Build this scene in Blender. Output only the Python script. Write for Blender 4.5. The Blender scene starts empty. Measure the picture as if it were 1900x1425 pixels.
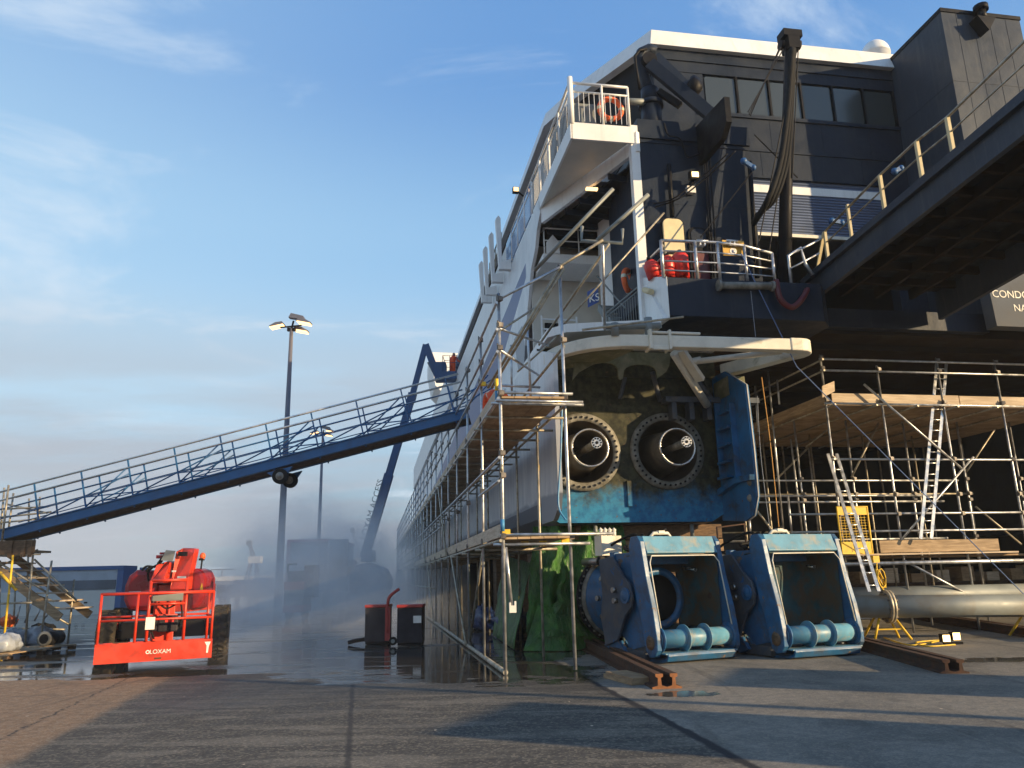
import bpy, bmesh, math, random
from mathutils import Vector, Matrix, Quaternion, noise as mnoise
random.seed(7)
C = bpy.context.scene.collection
R = math.radians
Vc = Vector
# ------------------------------------------------------------------ camera frame and ship frame
FPX, HC = 1434.0, 1.6
PT, RO = R(14.0), R(1.3)
fw = Vc((0, math.cos(PT), math.sin(PT))); up0 = Vc((0, -math.sin(PT), math.cos(PT))); r0 = Vc((1, 0, 0))
rt = r0*math.cos(RO) - up0*math.sin(RO); upv = up0*math.cos(RO) + r0*math.sin(RO)
CAM = Vc((0, 0, HC))
def ray(x, y): return fw*FPX + rt*(x-950) - upv*(y-712.5)
TH = R(10.05)
U = Vc((math.cos(TH), math.sin(TH), 0)); V = Vc((-math.sin(TH), math.cos(TH), 0)); Z = Vc((0, 0, 1))
A0 = Vc((-0.22, 13.75, 0))
def S(u, v, z): return A0 + U*u + V*v + Z*z            # ship frame -> world
def I(u, v, z): return Vc((u, v, z))
def P(x, y, ax, val):                                   # where the sight line meets a real plane of the ship frame
    d = ray(x, y); a = {'u': U, 'v': V, 'z': Z}[ax]; o = CAM - A0 if ax in 'uv' else CAM
    p = CAM + d*((val - o.dot(a))/d.dot(a)); q = p - A0
    return Vc((q.dot(U), q.dot(V), q.z))
def PW(x, y, ax, val):                                  # the same in world axes
    d = ray(x, y); i = 'xyz'.index(ax)
    return CAM + d*((val - CAM[i])/d[i])
# ------------------------------------------------------------------ mesh builder
WP = {}
class MB:
    def __init__(s, T=I): s.v = []; s.f = []; s.m = []; s.sm = []; s.T = T
    def add(s, vs, fs, m=0, sm=False):
        b = len(s.v); s.v += [s.T(*p) for p in vs]
        for f in fs: s.f.append([b+i for i in f]); s.m.append(m); s.sm.append(sm)
        return s
    def addw(s, vs, fs, m=0, sm=False):
        b = len(s.v); s.v += [Vc(p) for p in vs]
        for f in fs: s.f.append([b+i for i in f]); s.m.append(m); s.sm.append(sm)
        return s
    def bx(s, x0, x1, y0, y1, z0, z1, m=0):
        vs = [(x, y, z) for z in (z0, z1) for y in (y0, y1) for x in (x0, x1)]
        return s.add(vs, [(0,2,3,1),(4,5,7,6),(0,1,5,4),(2,6,7,3),(0,4,6,2),(1,3,7,5)], m)
    def bar(s, p, q, w, h, m=0, upd=(0,0,1)):
        p, q = s.T(*p), s.T(*q); d = (q-p)
        if d.length < 1e-6: return s
        d.normalize(); u = Vc(upd)
        if abs(d.dot(u)) > .98: u = Vc((1,0,0))
        x = d.cross(u).normalized(); y = x.cross(d).normalized()
        vs = [c + x*a*w/2 + y*b*h/2 for c in (p, q) for a, b in ((-1,-1),(1,-1),(1,1),(-1,1))]
        return s.addw(vs, [(0,1,2,3),(7,6,5,4),(0,4,5,1),(1,5,6,2),(2,6,7,3),(3,7,4,0)], m)
    def tube(s, p, q, r, n=8, m=0, r2=None, caps=True):
        return s.path([p, q], r, n, m, r2=r2, caps=caps)
    def path(s, pts, r, n=8, m=0, r2=None, caps=True, closed=False):
        pts = [s.T(*p) for p in pts]; N = len(pts); vs = []; prev = None
        for i, p in enumerate(pts):
            if closed: d = pts[(i+1) % N] - pts[i-1]
            else: d = pts[min(i+1, N-1)] - pts[max(i-1, 0)]
            d.normalize()
            if prev is None:
                u = Vc((0,0,1)) if abs(d.z) < .95 else Vc((1,0,0))
                x = d.cross(u).normalized()
            else:
                x = (prev - d*prev.dot(d))
                x = x.normalized() if x.length > 1e-5 else d.orthogonal().normalized()
            prev = x; y = d.cross(x)
            rr = r if r2 is None else r + (r2-r)*i/(N-1)
            vs += [p + (x*math.cos(2*math.pi*k/n) + y*math.sin(2*math.pi*k/n))*rr for k in range(n)]
        fs = []
        for i in range(N if closed else N-1):
            j = (i+1) % N
            for k in range(n):
                l = (k+1) % n; fs.append((i*n+k, i*n+l, j*n+l, j*n+k))
        s.addw(vs, fs, m, n > 5)
        if caps and not closed:
            b = len(s.v)-len(vs)
            s.f.append([b+k for k in range(n)][::-1]); s.m.append(m); s.sm.append(False)
            s.f.append([b+(N-1)*n+k for k in range(n)]); s.m.append(m); s.sm.append(False)
        return s
    def prism(s, poly, vec, m=0, mside=None):
        n = len(poly); a = [Vc(p) for p in poly]; b = [p+Vc(vec) for p in a]
        s.add([tuple(p) for p in a+b], [tuple(range(n))[::-1], tuple(range(n, 2*n))], m)
        s.add([tuple(p) for p in a+b], [(i, (i+1) % n, n+(i+1) % n, n+i) for i in range(n)], m if mside is None else mside)
        return s
    def lathe(s, prof, o, ax, n=32, m=0, sm=True, a0=0, a1=2*math.pi):
        o = s.T(*o) if True else o
        ax = (s.T(*ax) - s.T(0,0,0)).normalized(); x = ax.orthogonal().normalized(); y = ax.cross(x)
        full = abs(a1-a0-2*math.pi) < 1e-4; nn = n if full else n+1; vs = []; fs = []
        for r, h in prof:
            for k in range(nn):
                t = a0 + (a1-a0)*k/n; vs.append(o + ax*h + (x*math.cos(t)+y*math.sin(t))*r)
        for i in range(len(prof)-1):
            for k in range(n):
                l = (k+1) % nn; fs.append((i*nn+k, i*nn+l, (i+1)*nn+l, (i+1)*nn+k))
        return s.addw(vs, fs, m, sm)
    def cyl(s, o, ax, r, h, n=16, m=0):
        return s.lathe([(0,0),(r,0)], o, ax, n, m, False).lathe([(r,0),(r,h)], o, ax, n, m).lathe([(r,h),(0,h)], o, ax, n, m, False)
    def ball(s, c, rx, ry=None, rz=None, n=12, m=0, jit=0):
        ry = ry or rx; rz = rz or rx; vs = []; fs = []; rows = max(5, n//2+1)
        for i in range(rows):
            t = math.pi*i/(rows-1)
            for k in range(n):
                a = 2*math.pi*k/n; j = 1+random.uniform(-jit, jit)
                vs.append((c[0]+rx*math.sin(t)*math.cos(a)*j, c[1]+ry*math.sin(t)*math.sin(a)*j, c[2]+rz*math.cos(t)*j))
        for i in range(rows-1):
            for k in range(n):
                l = (k+1) % n; fs.append((i*n+k, (i+1)*n+k, (i+1)*n+l, i*n+l))
        return s.add(vs, fs, m, True)
    def lump(s, c, rx, ry, rz, amp=.22, fr=2.2, m=0, n=28, seed=0):
        vs = []; fs = []; rows = n//2
        for i in range(rows+1):
            t = math.pi*i/rows
            for k in range(n):
                a = 2*math.pi*k/n; d = Vc((math.sin(t)*math.cos(a), math.sin(t)*math.sin(a), math.cos(t)))
                q = d*fr+Vc((seed*3.7, seed, 0)); j = 1+amp*(mnoise.noise(q)+.55*mnoise.noise(q*2.3)+.35*abs(mnoise.noise(q*5)))
                vs.append((c[0]+rx*d.x*j, c[1]+ry*d.y*j, max(c[2]+rz*d.z*j, c[2]-rz*.72)))
        for i in range(rows):
            for k in range(n):
                l = (k+1) % n; fs.append((i*n+k, (i+1)*n+k, (i+1)*n+l, i*n+l))
        return s.add(vs, fs, m, True)
    def quad(s, a, b, c, d, m=0): return s.add([a,b,c,d], [(0,1,2,3)], m)
    def build(s, name, mat, parent=None, bevel=0, kind=None):
        mats = mat if isinstance(mat, (list, tuple)) else [mat]
        if parent is not None: base = WP[parent]
        else:
            xs = [p.x for p in s.v]; ys = [p.y for p in s.v]; zs = [p.z for p in s.v]
            base = Vc(((min(xs)+max(xs))/2, (min(ys)+max(ys))/2, min(zs)))
        me = bpy.data.meshes.new(name)
        me.from_pydata([p-base for p in s.v], [], s.f)
        for k in mats: me.materials.append(k)
        me.polygons.foreach_set('material_index', s.m); me.polygons.foreach_set('use_smooth', s.sm)
        bm = bmesh.new(); bm.from_mesh(me); bmesh.ops.remove_doubles(bm, verts=bm.verts, dist=1e-5)
        bmesh.ops.recalc_face_normals(bm, faces=bm.faces); bm.to_mesh(me); bm.free(); me.update()
        o = bpy.data.objects.new(name, me); C.objects.link(o); WP[o] = base.copy()
        if parent is not None: o.parent = parent
        else: o.location = base
        if bevel:
            b = o.modifiers.new('bevel', 'BEVEL'); b.width = bevel; b.segments = 2; b.limit_method = 'ANGLE'; b.angle_limit = R(40)
        if kind: o['kind'] = kind
        return o
def tag(o, label, cat, group=None):
    o['label'] = label; o['category'] = cat
    if group: o['group'] = group
    return o
def thing(name, label, cat, loc, group=None):
    o = bpy.data.objects.new(name, None); C.objects.link(o); o.location = loc; o.empty_display_size = .2
    WP[o] = Vc(loc); return tag(o, label, cat, group)
def copy_tree(o, parent=None):
    c = o.copy(); C.objects.link(c); c.parent = parent; WP[c] = WP[o]
    for ch in list(o.children): copy_tree(ch, c)
    return c
def place(o, loc, rz=0): o.location = loc; o.rotation_euler = (0, 0, rz); return o
def share(name, src, parent, wloc, rot=None):           # another part with the same mesh
    o = bpy.data.objects.new(name, src.data if hasattr(src, 'data') else src); C.objects.link(o); o.parent = parent
    o.location = Vc(wloc) - WP[parent]; WP[o] = Vc(wloc)
    if rot: o.rotation_euler = rot
    return o
def letters(txt, o, xd, yd, size, mat, parent=None, name='lettering', depth=.004, align='LEFT'):
    cu = bpy.data.curves.new('t', 'FONT'); cu.body = txt; cu.size = size; cu.extrude = depth; cu.align_x = align
    to = bpy.data.objects.new('t', cu); C.objects.link(to)
    dg = bpy.context.evaluated_depsgraph_get(); me = bpy.data.meshes.new_from_object(to.evaluated_get(dg))
    bpy.data.objects.remove(to); bpy.data.curves.remove(cu)
    xd = Vc(xd).normalized(); yd = Vc(yd).normalized(); zd = xd.cross(yd)
    base = WP[parent] if parent is not None else Vc(o)
    for v in me.vertices:
        v.co = Vc(o) + xd*v.co.x + yd*v.co.y + zd*v.co.z - base
    me.materials.clear(); me.materials.append(mat); me.name = name
    ob = bpy.data.objects.new(name, me); C.objects.link(ob); WP[ob] = base
    if parent is not None: ob.parent = parent
    else: ob.location = base
    return ob
# ------------------------------------------------------------------ materials
class NT:
    def __init__(s, t): s.t = t
    def n(s, typ, ins={}, **kw):
        x = s.t.nodes.new(typ)
        for k, v in kw.items(): setattr(x, k, v)
        for k, v in ins.items():
            if hasattr(v, 'default_value') or isinstance(v, bpy.types.NodeSocket): s.t.links.new(v, x.inputs[k])
            else: x.inputs[k].default_value = v
        return x
    def math(s, op, a, b=0.0, clamp=False):
        return s.n('ShaderNodeMath', {0: a, 1: b}, operation=op, use_clamp=clamp).outputs[0]
    def noise(s, vec, scale, detail=4, rough=.55, dist=0):
        return s.n('ShaderNodeTexNoise', {'Vector': vec, 'Scale': scale, 'Detail': detail, 'Roughness': rough, 'Distortion': dist}).outputs['Fac']
    def ramp(s, fac, a, b, c0=0.0, c1=1.0):
        return s.n('ShaderNodeMapRange', {'Value': fac, 'From Min': a, 'From Max': b, 'To Min': c0, 'To Max': c1}, interpolation_type='SMOOTHSTEP').outputs[0]
    def mix(s, fac, a, b, mode='MIX'):
        x = s.t.nodes.new('ShaderNodeMix'); x.data_type = 'RGBA'; x.blend_type = mode
        for k, v in ((0, fac), (6, a), (7, b)):
            if isinstance(v, bpy.types.NodeSocket): s.t.links.new(v, x.inputs[k])
            else: x.inputs[k].default_value = (*v, 1) if isinstance(v, tuple) and len(v) == 3 else v
        return x.outputs[2]
    def mapv(s, vec, scale=(1,1,1), rot=(0,0,0), loc=(0,0,0)):
        return s.n('ShaderNodeMapping', {'Vector': vec, 'Scale': scale, 'Rotation': rot, 'Location': loc}).outputs[0]
    def sep(s, vec): return s.n('ShaderNodeSeparateXYZ', {'Vector': vec}).outputs
    def comb(s, x, y, z): return s.n('ShaderNodeCombineXYZ', {0: x, 1: y, 2: z}).outputs[0]
def newmat(name):
    m = bpy.data.materials.new(name); m.use_nodes = True; t = m.node_tree
    return m, NT(t), t.nodes['Principled BSDF']
def paint(name, col, rough=.5, metal=0.0, var=.3, scale=2.5, dirt=None, damt=.45, dscale=1.6, streak=0, bump=.15, bscale=40, chips=None, camt=.3, cscale=7, spec=.5):
    """coat with tone variation, optional dirt patches, vertical streaks and chips down to another colour"""
    m, N, b = newmat(name)
    co = N.n('ShaderNodeTexCoord').outputs['Object']
    n1 = N.noise(co, scale, 5, .6)
    dark = tuple(c*(1-var) for c in col); lite = tuple(min(1, c*(1+var*.6)) for c in col)
    c = N.mix(N.ramp(n1, .3, .7), dark, lite)
    rv = N.ramp(n1, .3, .7, max(.05, rough-.1), min(1, rough+.12))
    if streak:
        st = N.noise(N.mapv(co, (5, 5, .35)), 1.6, 4, .6)
        c = N.mix(N.math('MULTIPLY', N.ramp(st, .5, .75), streak), c, dirt or (.12, .09, .06))
    if dirt:
        d = N.ramp(N.noise(co, dscale, 8, .65, .4), 1-damt-.12, 1-damt+.14)
        c = N.mix(N.math('MULTIPLY', d, .8), c, dirt)
    if chips:
        d = N.ramp(N.noise(co, cscale, 9, .7, .6), .74-camt*.42, .77-camt*.42)
        c = N.mix(d, c, chips); rv = N.math('MAXIMUM', rv, N.math('MULTIPLY', d, .85))
    L = m.node_tree.links
    L.new(c, b.inputs['Base Color']); L.new(rv, b.inputs['Roughness']); b.inputs['Metallic'].default_value = metal
    b.inputs['Specular IOR Level'].default_value = spec
    if bump:
        bp = N.n('ShaderNodeBump', {'Height': N.noise(co, bscale, 4, .6), 'Strength': bump, 'Distance': .01 if bscale > 3 else .06})
        L.new(bp.outputs[0], b.inputs['Normal'])
    return m
def emit(name, col, strength):
    m, N, b = newmat(name); b.inputs['Base Color'].default_value = (*col, 1)
    b.inputs['Emission Color'].default_value = (*col, 1); b.inputs['Emission Strength'].default_value = strength
    return m
def wood(name, col, dark, ax=(1, 1, 1), rough=.8):
    m, N, b = newmat(name); co = N.n('ShaderNodeTexCoord').outputs['Object']
    g = N.noise(N.mapv(co, ax), 3, 8, .65, .5); g2 = N.noise(co, 1.3, 3)
    c = N.mix(N.ramp(g, .35, .68), dark, col); c = N.mix(N.ramp(g2, .45, .75, 0, .45), c, dark)
    m.node_tree.links.new(c, b.inputs['Base Color']); b.inputs['Roughness'].default_value = rough
    bp = N.n('ShaderNodeBump', {'Height': g, 'Strength': .3, 'Distance': .01}); m.node_tree.links.new(bp.outputs[0], b.inputs['Normal'])
    return m
def glass(name, col=(.02,.025,.03), rough=.06):
    m, N, b = newmat(name); b.inputs['Base Color'].default_value = (*col, 1); b.inputs['Roughness'].default_value = rough
    b.inputs['Specular IOR Level'].default_value = .8
    return m
M = {}
M['galv'] = paint('galvanised_tube', (.52,.53,.54), .38, .75, .3, 6, dirt=(.3,.27,.22), damt=.3, dscale=5, bump=.1)
M['galv_old'] = paint('weathered_tube', (.42,.38,.30), .5, .55, .35, 6, dirt=(.22,.18,.12), damt=.45, dscale=5, bump=.1)
M['clamp'] = paint('scaffold_clamp', (.16,.15,.14), .55, .6, .4, 9, dirt=(.2,.1,.05), damt=.4, dscale=8)
M['yellow'] = paint('yellow_paint', (.75,.48,.03), .5, 0, .2, 5, chips=(.18,.12,.06), camt=.25)
M['bluepaint'] = paint('bright_blue_tube_paint', (.05,.22,.42), .5, 0, .2, 5)
M['board'] = wood('scaffold_board', (.46,.33,.20), (.25,.17,.095), (.6,.6,6))
M['boardpale'] = wood('pale_toe_board', (.60,.49,.36), (.42,.32,.22), (.6,.6,6))
M['ply'] = wood('plywood', (.40,.27,.15), (.24,.15,.08), (1,1,4))
M['timber'] = wood('old_timber', (.20,.12,.065), (.09,.055,.03), (2,2,8))
M['white'] = paint('ship_white', (.78,.78,.76), .42, 0, .08, 1.2, dirt=(.45,.42,.38), damt=.28, dscale=.9, streak=.25, bump=.06)
M['cream'] = paint('interior_cream', (.62,.58,.50), .5, 0, .1, 1.2, dirt=(.36,.30,.22), damt=.3, bump=.06)
M['navy'] = paint('stern_dark_grey', (.019,.027,.044), .42, 0, .22, .9, dirt=(.034,.041,.054), damt=.42, dscale=.7, streak=.4, bump=.35, bscale=1.4, spec=.12)
M['boxgrey'] = paint('funnel_grey', (.046,.057,.078), .4, 0, .18, .7, dirt=(.078,.086,.098), damt=.4, dscale=.5, streak=.6, bump=.35, bscale=1.2, spec=.12)
M['black'] = paint('black_steel', (.011,.011,.013), .5, 0, .3, 3, spec=.12)
M['rubber'] = paint('black_rubber', (.02,.02,.02), .75, 0, .3, 6, spec=.12)
M['hull'] = None
M['under'] = paint('wet_deck_brown', (.03,.018,.011), .7, 0, .4, .8, dirt=(.02,.015,.012), damt=.5, dscale=.5, spec=.12)
M['jetblue'] = paint('jet_blue', (.02,.13,.30), .45, 0, .3, 1.6, dirt=(.045,.045,.04), damt=.42, dscale=1.8, chips=(.13,.075,.045), camt=.22, cscale=4, spec=.25)
M['unitblue'] = paint('worn_unit_blue', (.018,.12,.27), .45, 0, .3, 2.2, dirt=(.05,.06,.075), damt=.46, dscale=2.2, chips=(.19,.13,.09), camt=.32, cscale=5)
M['unitpale'] = paint('worn_pale_blue', (.09,.27,.40), .5, 0, .25, 2.4, dirt=(.30,.27,.20), damt=.42, dscale=3.4, chips=(.26,.17,.11), camt=.22, cscale=9)
M['unitgrey'] = paint('scraped_grey_blue', (.085,.10,.125), .5, .2, .3, 2.4, dirt=(.16,.13,.10), damt=.4, dscale=3, chips=(.05,.12,.26), camt=.3, cscale=4, spec=.12)
M['unitin'] = paint('bucket_inside', (.035,.085,.10), .6, 0, .35, 2, dirt=(.11,.06,.025), damt=.5, dscale=2.2, spec=.12)
M['steel'] = paint('bare_steel', (.34,.32,.29), .35, .85, .3, 4, dirt=(.2,.16,.12), damt=.4, dscale=4)
M['chrome'] = paint('polished_rod', (.62,.6,.57), .25, .9, .15, 5)
M['flange'] = paint('fouled_flange', (.25,.24,.21), .6, .2, .35, 5, dirt=(.11,.10,.075), damt=.5, dscale=4)
M['ductin'] = paint('duct_inside', (.14,.115,.085), .55, .3, .4, 2.2, dirt=(.06,.05,.04), damt=.5)
M['guard'] = paint('guard_cream_white', (.70,.66,.56), .55, 0, .12, 2, dirt=(.22,.21,.12), damt=.36, dscale=2.4, chips=(.10,.09,.05), camt=.16, cscale=8)
M['moss'] = paint('mossy_underside', (.26,.24,.15), .75, 0, .35, 2, dirt=(.08,.085,.035), damt=.55, dscale=2)
M['rust'] = paint('rusted_rail', (.095,.045,.026), .8, .2, .45, 5, dirt=(.05,.03,.02), damt=.5, dscale=6, bump=.4)
M['rustbright'] = paint('bright_rust', (.30,.12,.045), .8, .1, .35, 8, bump=.4)  # brighter orange rust, used on the cut rail end
M['orange'] = paint('lift_orange_red', (.60,.040,.016), .38, 0, .14, 3, dirt=(.30,.035,.018), damt=.42, dscale=5, chips=(.40,.20,.12), camt=.17, cscale=12, bump=.05)
M['reddeep'] = paint('lift_red_cover', (.27,.010,.014), .32, 0, .12, 2, bump=.03)
M['hivis'] = paint('orange_coverall', (.85,.09,.015), .7, 0, .15, 8, bump=.3, bscale=25)
M['reflect'] = paint('reflective_tape', (.6,.55,.4), .4, .2, .1, 4)
M['skin'] = paint('skin', (.45,.26,.18), .6, 0, .1, 8)
M['hair'] = paint('dark_hair', (.02,.018,.016), .7, 0, .2, 30)
M['ring'] = paint('life_ring_orange', (.75,.13,.03), .55, 0, .15, 6)
M['redbag'] = paint('red_canister', (.62,.03,.02), .4, 0, .15, 5)
M['doorred'] = paint('dark_red_door', (.10,.008,.01), .5, 0, .2, 3)
M['creamdoor'] = paint('cream_door', (.70,.58,.34), .5, 0, .12, 3, dirt=(.45,.34,.18), damt=.35, dscale=3, chips=(.10,.07,.03), camt=.13)
M['gangblue'] = paint('gangway_blue', (.02,.11,.27), .42, 0, .2, 2, dirt=(.03,.06,.11), damt=.35, chips=(.10,.07,.05), camt=.1)
M['liftblue'] = paint('far_lift_blue', (.025,.075,.19), .5, 0, .2, 2)
M['alu'] = paint('aluminium', (.72,.71,.68), .35, .8, .12, 6)
M['palegrey'] = paint('pale_pipe', (.20,.22,.215), .5, .1, .12, 2, dirt=(.17,.15,.12), damt=.4, dscale=1.5)
M['shutter'] = paint('shutter_blue_grey', (.15,.19,.29), .4, .2, .12, 1.5, dirt=(.18,.18,.18), damt=.35, dscale=1)
M['win'] = glass('dark_window', (.040,.048,.048), .18)
M['winblue'] = glass('blue_window', (.10,.22,.45), .1)
M['tyre'] = paint('tyre_rubber', (.028,.026,.024), .8, 0, .3, 6, dirt=(.14,.105,.06), damt=.42, dscale=4, spec=.12)
M['greentarp'] = None
M['signyellow'] = paint('stow_sign_yellow', (.62,.36,.05), .5, 0, .15, 4)
M['paper'] = paint('paper_label', (.75,.72,.66), .6, 0, .08, 8)
M['ink'] = paint('sign_ink', (.03,.03,.03), .6)
M['signblue'] = paint('sign_blue', (.03,.07,.25), .5)
M['cabinet'] = paint('dark_cabinet', (.035,.032,.038), .4, .1, .25, 3, dirt=(.07,.06,.055), damt=.35, spec=.12)
M['redframe'] = paint('cabinet_red', (.36,.035,.03), .45, 0, .2, 4)
M['shedblue'] = paint('shed_blue', (.05,.11,.26), .5, 0, .1, 1)
M['shedgrey'] = paint('shed_pale_cladding', (.36,.40,.45), .5, 0, .1, 1, dirt=(.25,.27,.3), damt=.4)
M['shedcream'] = paint('shed_cream_cladding', (.55,.54,.50), .5, 0, .08, 1)
M['lamppole'] = paint('lamp_pole_grey', (.16,.16,.19), .5, .3, .12, 3)
M['lampglow'] = emit('sodium_lamp', (1, .60, .25), 1.9)
M['floodglow'] = emit('flood_lamp', (1, .66, .26), 3.2)
M['plastic'] = paint('pale_plastic_sack', (.30,.33,.38), .35, 0, .15, 5, bump=.6, bscale=9)
M['bluetarp'] = paint('blue_sheet', (.010,.028,.11), .4, 0, .3, 3, bump=.8, bscale=8)
M['rope'] = paint('grey_rope', (.22,.24,.28), .8, 0, .2, 12)
M['bluerope'] = paint('blue_rope', (.10,.17,.36), .7, 0, .2, 12)
M['orangerope'] = paint('orange_rope', (.55,.27,.06), .7, 0, .2, 12)
M['far'] = paint('far_grey', (.13,.14,.16), .7, 0, .3, .6)

M['nameboard'] = paint('name_board_grey', (.12,.13,.145), .8, 0, .18, .7, dirt=(.11,.11,.11), damt=.4, dscale=.9, streak=.5, spec=.15)
M['jetblue2'] = M['jetblue']

M['hoistblue'] = paint('hoist_blue', (.02,.09,.24), .5, 0, .2, 5)
# ------------------------------------------------------------------ camera, sun, sky
sc = bpy.context.scene
cam = bpy.data.cameras.new('camera'); co_ = bpy.data.objects.new('camera', cam); C.objects.link(co_); sc.camera = co_
cam.sensor_width = 36; cam.lens = 36*FPX/1900; cam.clip_start = .05; cam.clip_end = 4000
mt = Matrix((rt, upv, -fw)).transposed().to_4x4(); mt.translation = CAM; co_.matrix_world = mt
SUN_EL, SUN_AZ = 13.0, 54.0
sh_ = U*math.sin(R(SUN_AZ)) - V*math.cos(R(SUN_AZ))
sdir = Vc((sh_.x*math.cos(R(SUN_EL)), sh_.y*math.cos(R(SUN_EL)), math.sin(R(SUN_EL))))
sl = bpy.data.lights.new('sun', 'SUN'); sl.energy = 5.0; sl.angle = R(.55); sl.color = (1, .74, .42)
so = bpy.data.objects.new('sun', sl); C.objects.link(so); so.rotation_euler = sdir.to_track_quat('Z', 'Y').to_euler()
w = bpy.data.worlds.new('World'); sc.world = w; w.use_nodes = True
N = NT(w.node_tree); bg = w.node_tree.nodes['Background']
sky = N.n('ShaderNodeTexSky'); sky.sky_type = 'NISHITA'; sky.sun_disc = False
sky.sun_elevation = R(SUN_EL); sky.sun_rotation = math.atan2(sdir.x, sdir.y)
sky.air_density = 1.0; sky.dust_density = .6; sky.ozone_density = 2.2; sky.altitude = 0
dv = N.n('ShaderNodeTexCoord').outputs['Generated']
xyz = N.sep(dv); den = N.math('ADD', N.math('MAXIMUM', xyz[2], 0.0), .12)
cl = N.comb(N.math('DIVIDE', xyz[0], den), N.math('DIVIDE', xyz[1], den), 0.0)
wisp = N.noise(N.mapv(cl, (.8, 1.15, 1), (0, 0, R(38)), (3.1, 1.4, 0)), 1.35, 9, .62, .9)
bank = N.noise(N.mapv(cl, (.22, .5, 1), (0, 0, R(-12)), (7.7, .4, 0)), 1.15, 7, .55, .2)
low = N.ramp(xyz[2], .17, .36, 1, 0)
grad = w.node_tree.nodes.new('ShaderNodeValToRGB'); cr_ = grad.color_ramp; cr_.interpolation = 'EASE'
w.node_tree.links.new(xyz[2], grad.inputs[0])
stops = [(0.0, (1.25,1.7,2.2)), (.09, (1.75,2.45,3.15)), (.24, (2.65,3.85,4.85)), (.40, (1.75,3.15,4.75)), (.60, (.85,2.0,4.1)), (1.0, (.4,1.2,3.1))]
for i, (p_, c_) in enumerate(stops):
    e = cr_.elements[i] if i < 2 else cr_.elements.new(p_)
    e.position = p_; e.color = (*[x/5 for x in c_], 1)
air = N.mix(1.0, grad.outputs[0], (5.0, 5.0, 5.0), 'MULTIPLY')
c = N.mix(.82, sky.outputs[0], air)
west = N.ramp(xyz[0], -.75, .1, .38, 0)
c = N.mix(west, c, (3.0, 4.2, 5.0))
c = N.mix(N.math('MULTIPLY', N.ramp(wisp, .50, .70), .62), c, (3.9, 4.5, 5.1))
c = N.mix(N.math('MULTIPLY', N.math('MULTIPLY', N.ramp(bank, .42, .56), low), .8), c, (2.45, 2.6, 2.95))
w.node_tree.links.new(c, bg.inputs[0]); bg.inputs[1].default_value = .124
sc.view_settings.view_transform = 'Standard'; sc.view_settings.look = 'None'
sc.view_settings.exposure = 0.62; sc.view_settings.gamma = 1.0
sc.cycles.max_bounces = 8; sc.cycles.volume_bounces = 2; sc.cycles.volume_step_rate = 3.0; sc.cycles.volume_max_steps = 96
sc.cycles.use_denoising = True
# ------------------------------------------------------------------ ground
g, N, b = newmat('quay_ground'); L = g.node_tree.links
pos = N.n('ShaderNodeNewGeometry').outputs['Position']; px, py, pz = N.sep(pos)
def side(a, bb):                                         # signed distance to the right of line a->b on the ground
    d = (Vc(bb)-Vc(a)).normalized(); nx, ny = d.y, -d.x
    return N.math('ADD', N.math('MULTIPLY', px, nx), N.math('ADD', N.math('MULTIPLY', py, ny), -(a[0]*nx+a[1]*ny)))
fine = N.noise(pos, 55, 5, .8); mid = N.noise(pos, 7, 6, .6); big = N.noise(pos, .55, 6, .6, .3)
spk = N.n('ShaderNodeTexVoronoi', {'Vector': pos, 'Scale': 62}).outputs['Distance']
tr_ = N.noise(N.mapv(pos, (.5, 2.2, 1), (0, 0, R(8))), 1.2, 6, .6, .6)
asph = N.mix(N.ramp(mid, .3, .7), (.046, .043, .039), (.085, .078, .067))
asph = N.mix(N.ramp(tr_, .46, .62), asph, (.165, .147, .12))
conc = N.mix(N.ramp(mid, .3, .7), (.21, .195, .168), (.31, .28, .236))
conc = N.mix(N.ramp(big, .42, .66), conc, (.15, .143, .128))
brown = N.mix(N.ramp(mid, .3, .7), (.23, .135, .072), (.38, .235, .13))
brown = N.mix(N.ramp(spk, .08, .30, .8, 0), brown, (.48, .36, .25))
jit = N.math('MULTIPLY', N.math('SUBTRACT', N.noise(pos, 3.5, 6, .65), .5), .35)
sR = side((1.96, 7.08, 0), (1.03, 13.38, 0)); sRj = N.math('ADD', sR, N.math('MULTIPLY', jit, .35))
sL = N.math('ADD', side((-4.78, 7.71, 0), (-6.29, 15.1, 0)), jit)
c = N.mix(N.ramp(sRj, -.02, .03), asph, conc)
c = N.mix(N.ramp(sL, -.12, .12, 1, 0), c, brown)
c = N.mix(N.math('MULTIPLY', N.ramp(fine, .35, .65), .48), c, (.03, .028, .026))
grit = N.n('ShaderNodeTexVoronoi', {'Vector': pos, 'Scale': 38}).outputs['Color']
c = N.mix(N.math('MULTIPLY', N.ramp(N.sep(grit)[0], .55, 1.0), .30), c, (.42, .36, .27))
tyre_ = N.ramp(N.noise(N.mapv(pos, (1.6, .12, 1), (0, 0, R(24))), 1.5, 3, .5), .60, .66)
c = N.mix(N.math('MULTIPLY', N.math('MULTIPLY', tyre_, N.ramp(mid, .35, .6)), .45), c, (.03, .028, .027))
seam = N.ramp(N.math('ABSOLUTE', sRj), .03, .085, 1, 0)
s2 = N.math('ADD', side((-1.52, 7.4, 0), (-2.84, 14.08, 0)), N.math('MULTIPLY', jit, .22))
seam2 = N.math('MULTIPLY', N.ramp(N.math('ABSOLUTE', s2), .01, .05, 1, 0), .75)
crk = N.math('ADD', side((-5.5, 8.4, 0), (-6.9, 14.4, 0)), N.math('MULTIPLY', jit, .9))
seam3 = N.math('MULTIPLY', N.ramp(N.math('ABSOLUTE', crk), .0, .04, 1, 0), N.ramp(mid, .4, .55))
seams = N.math('MAXIMUM', seam, N.math('MAXIMUM', seam2, seam3))
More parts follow.
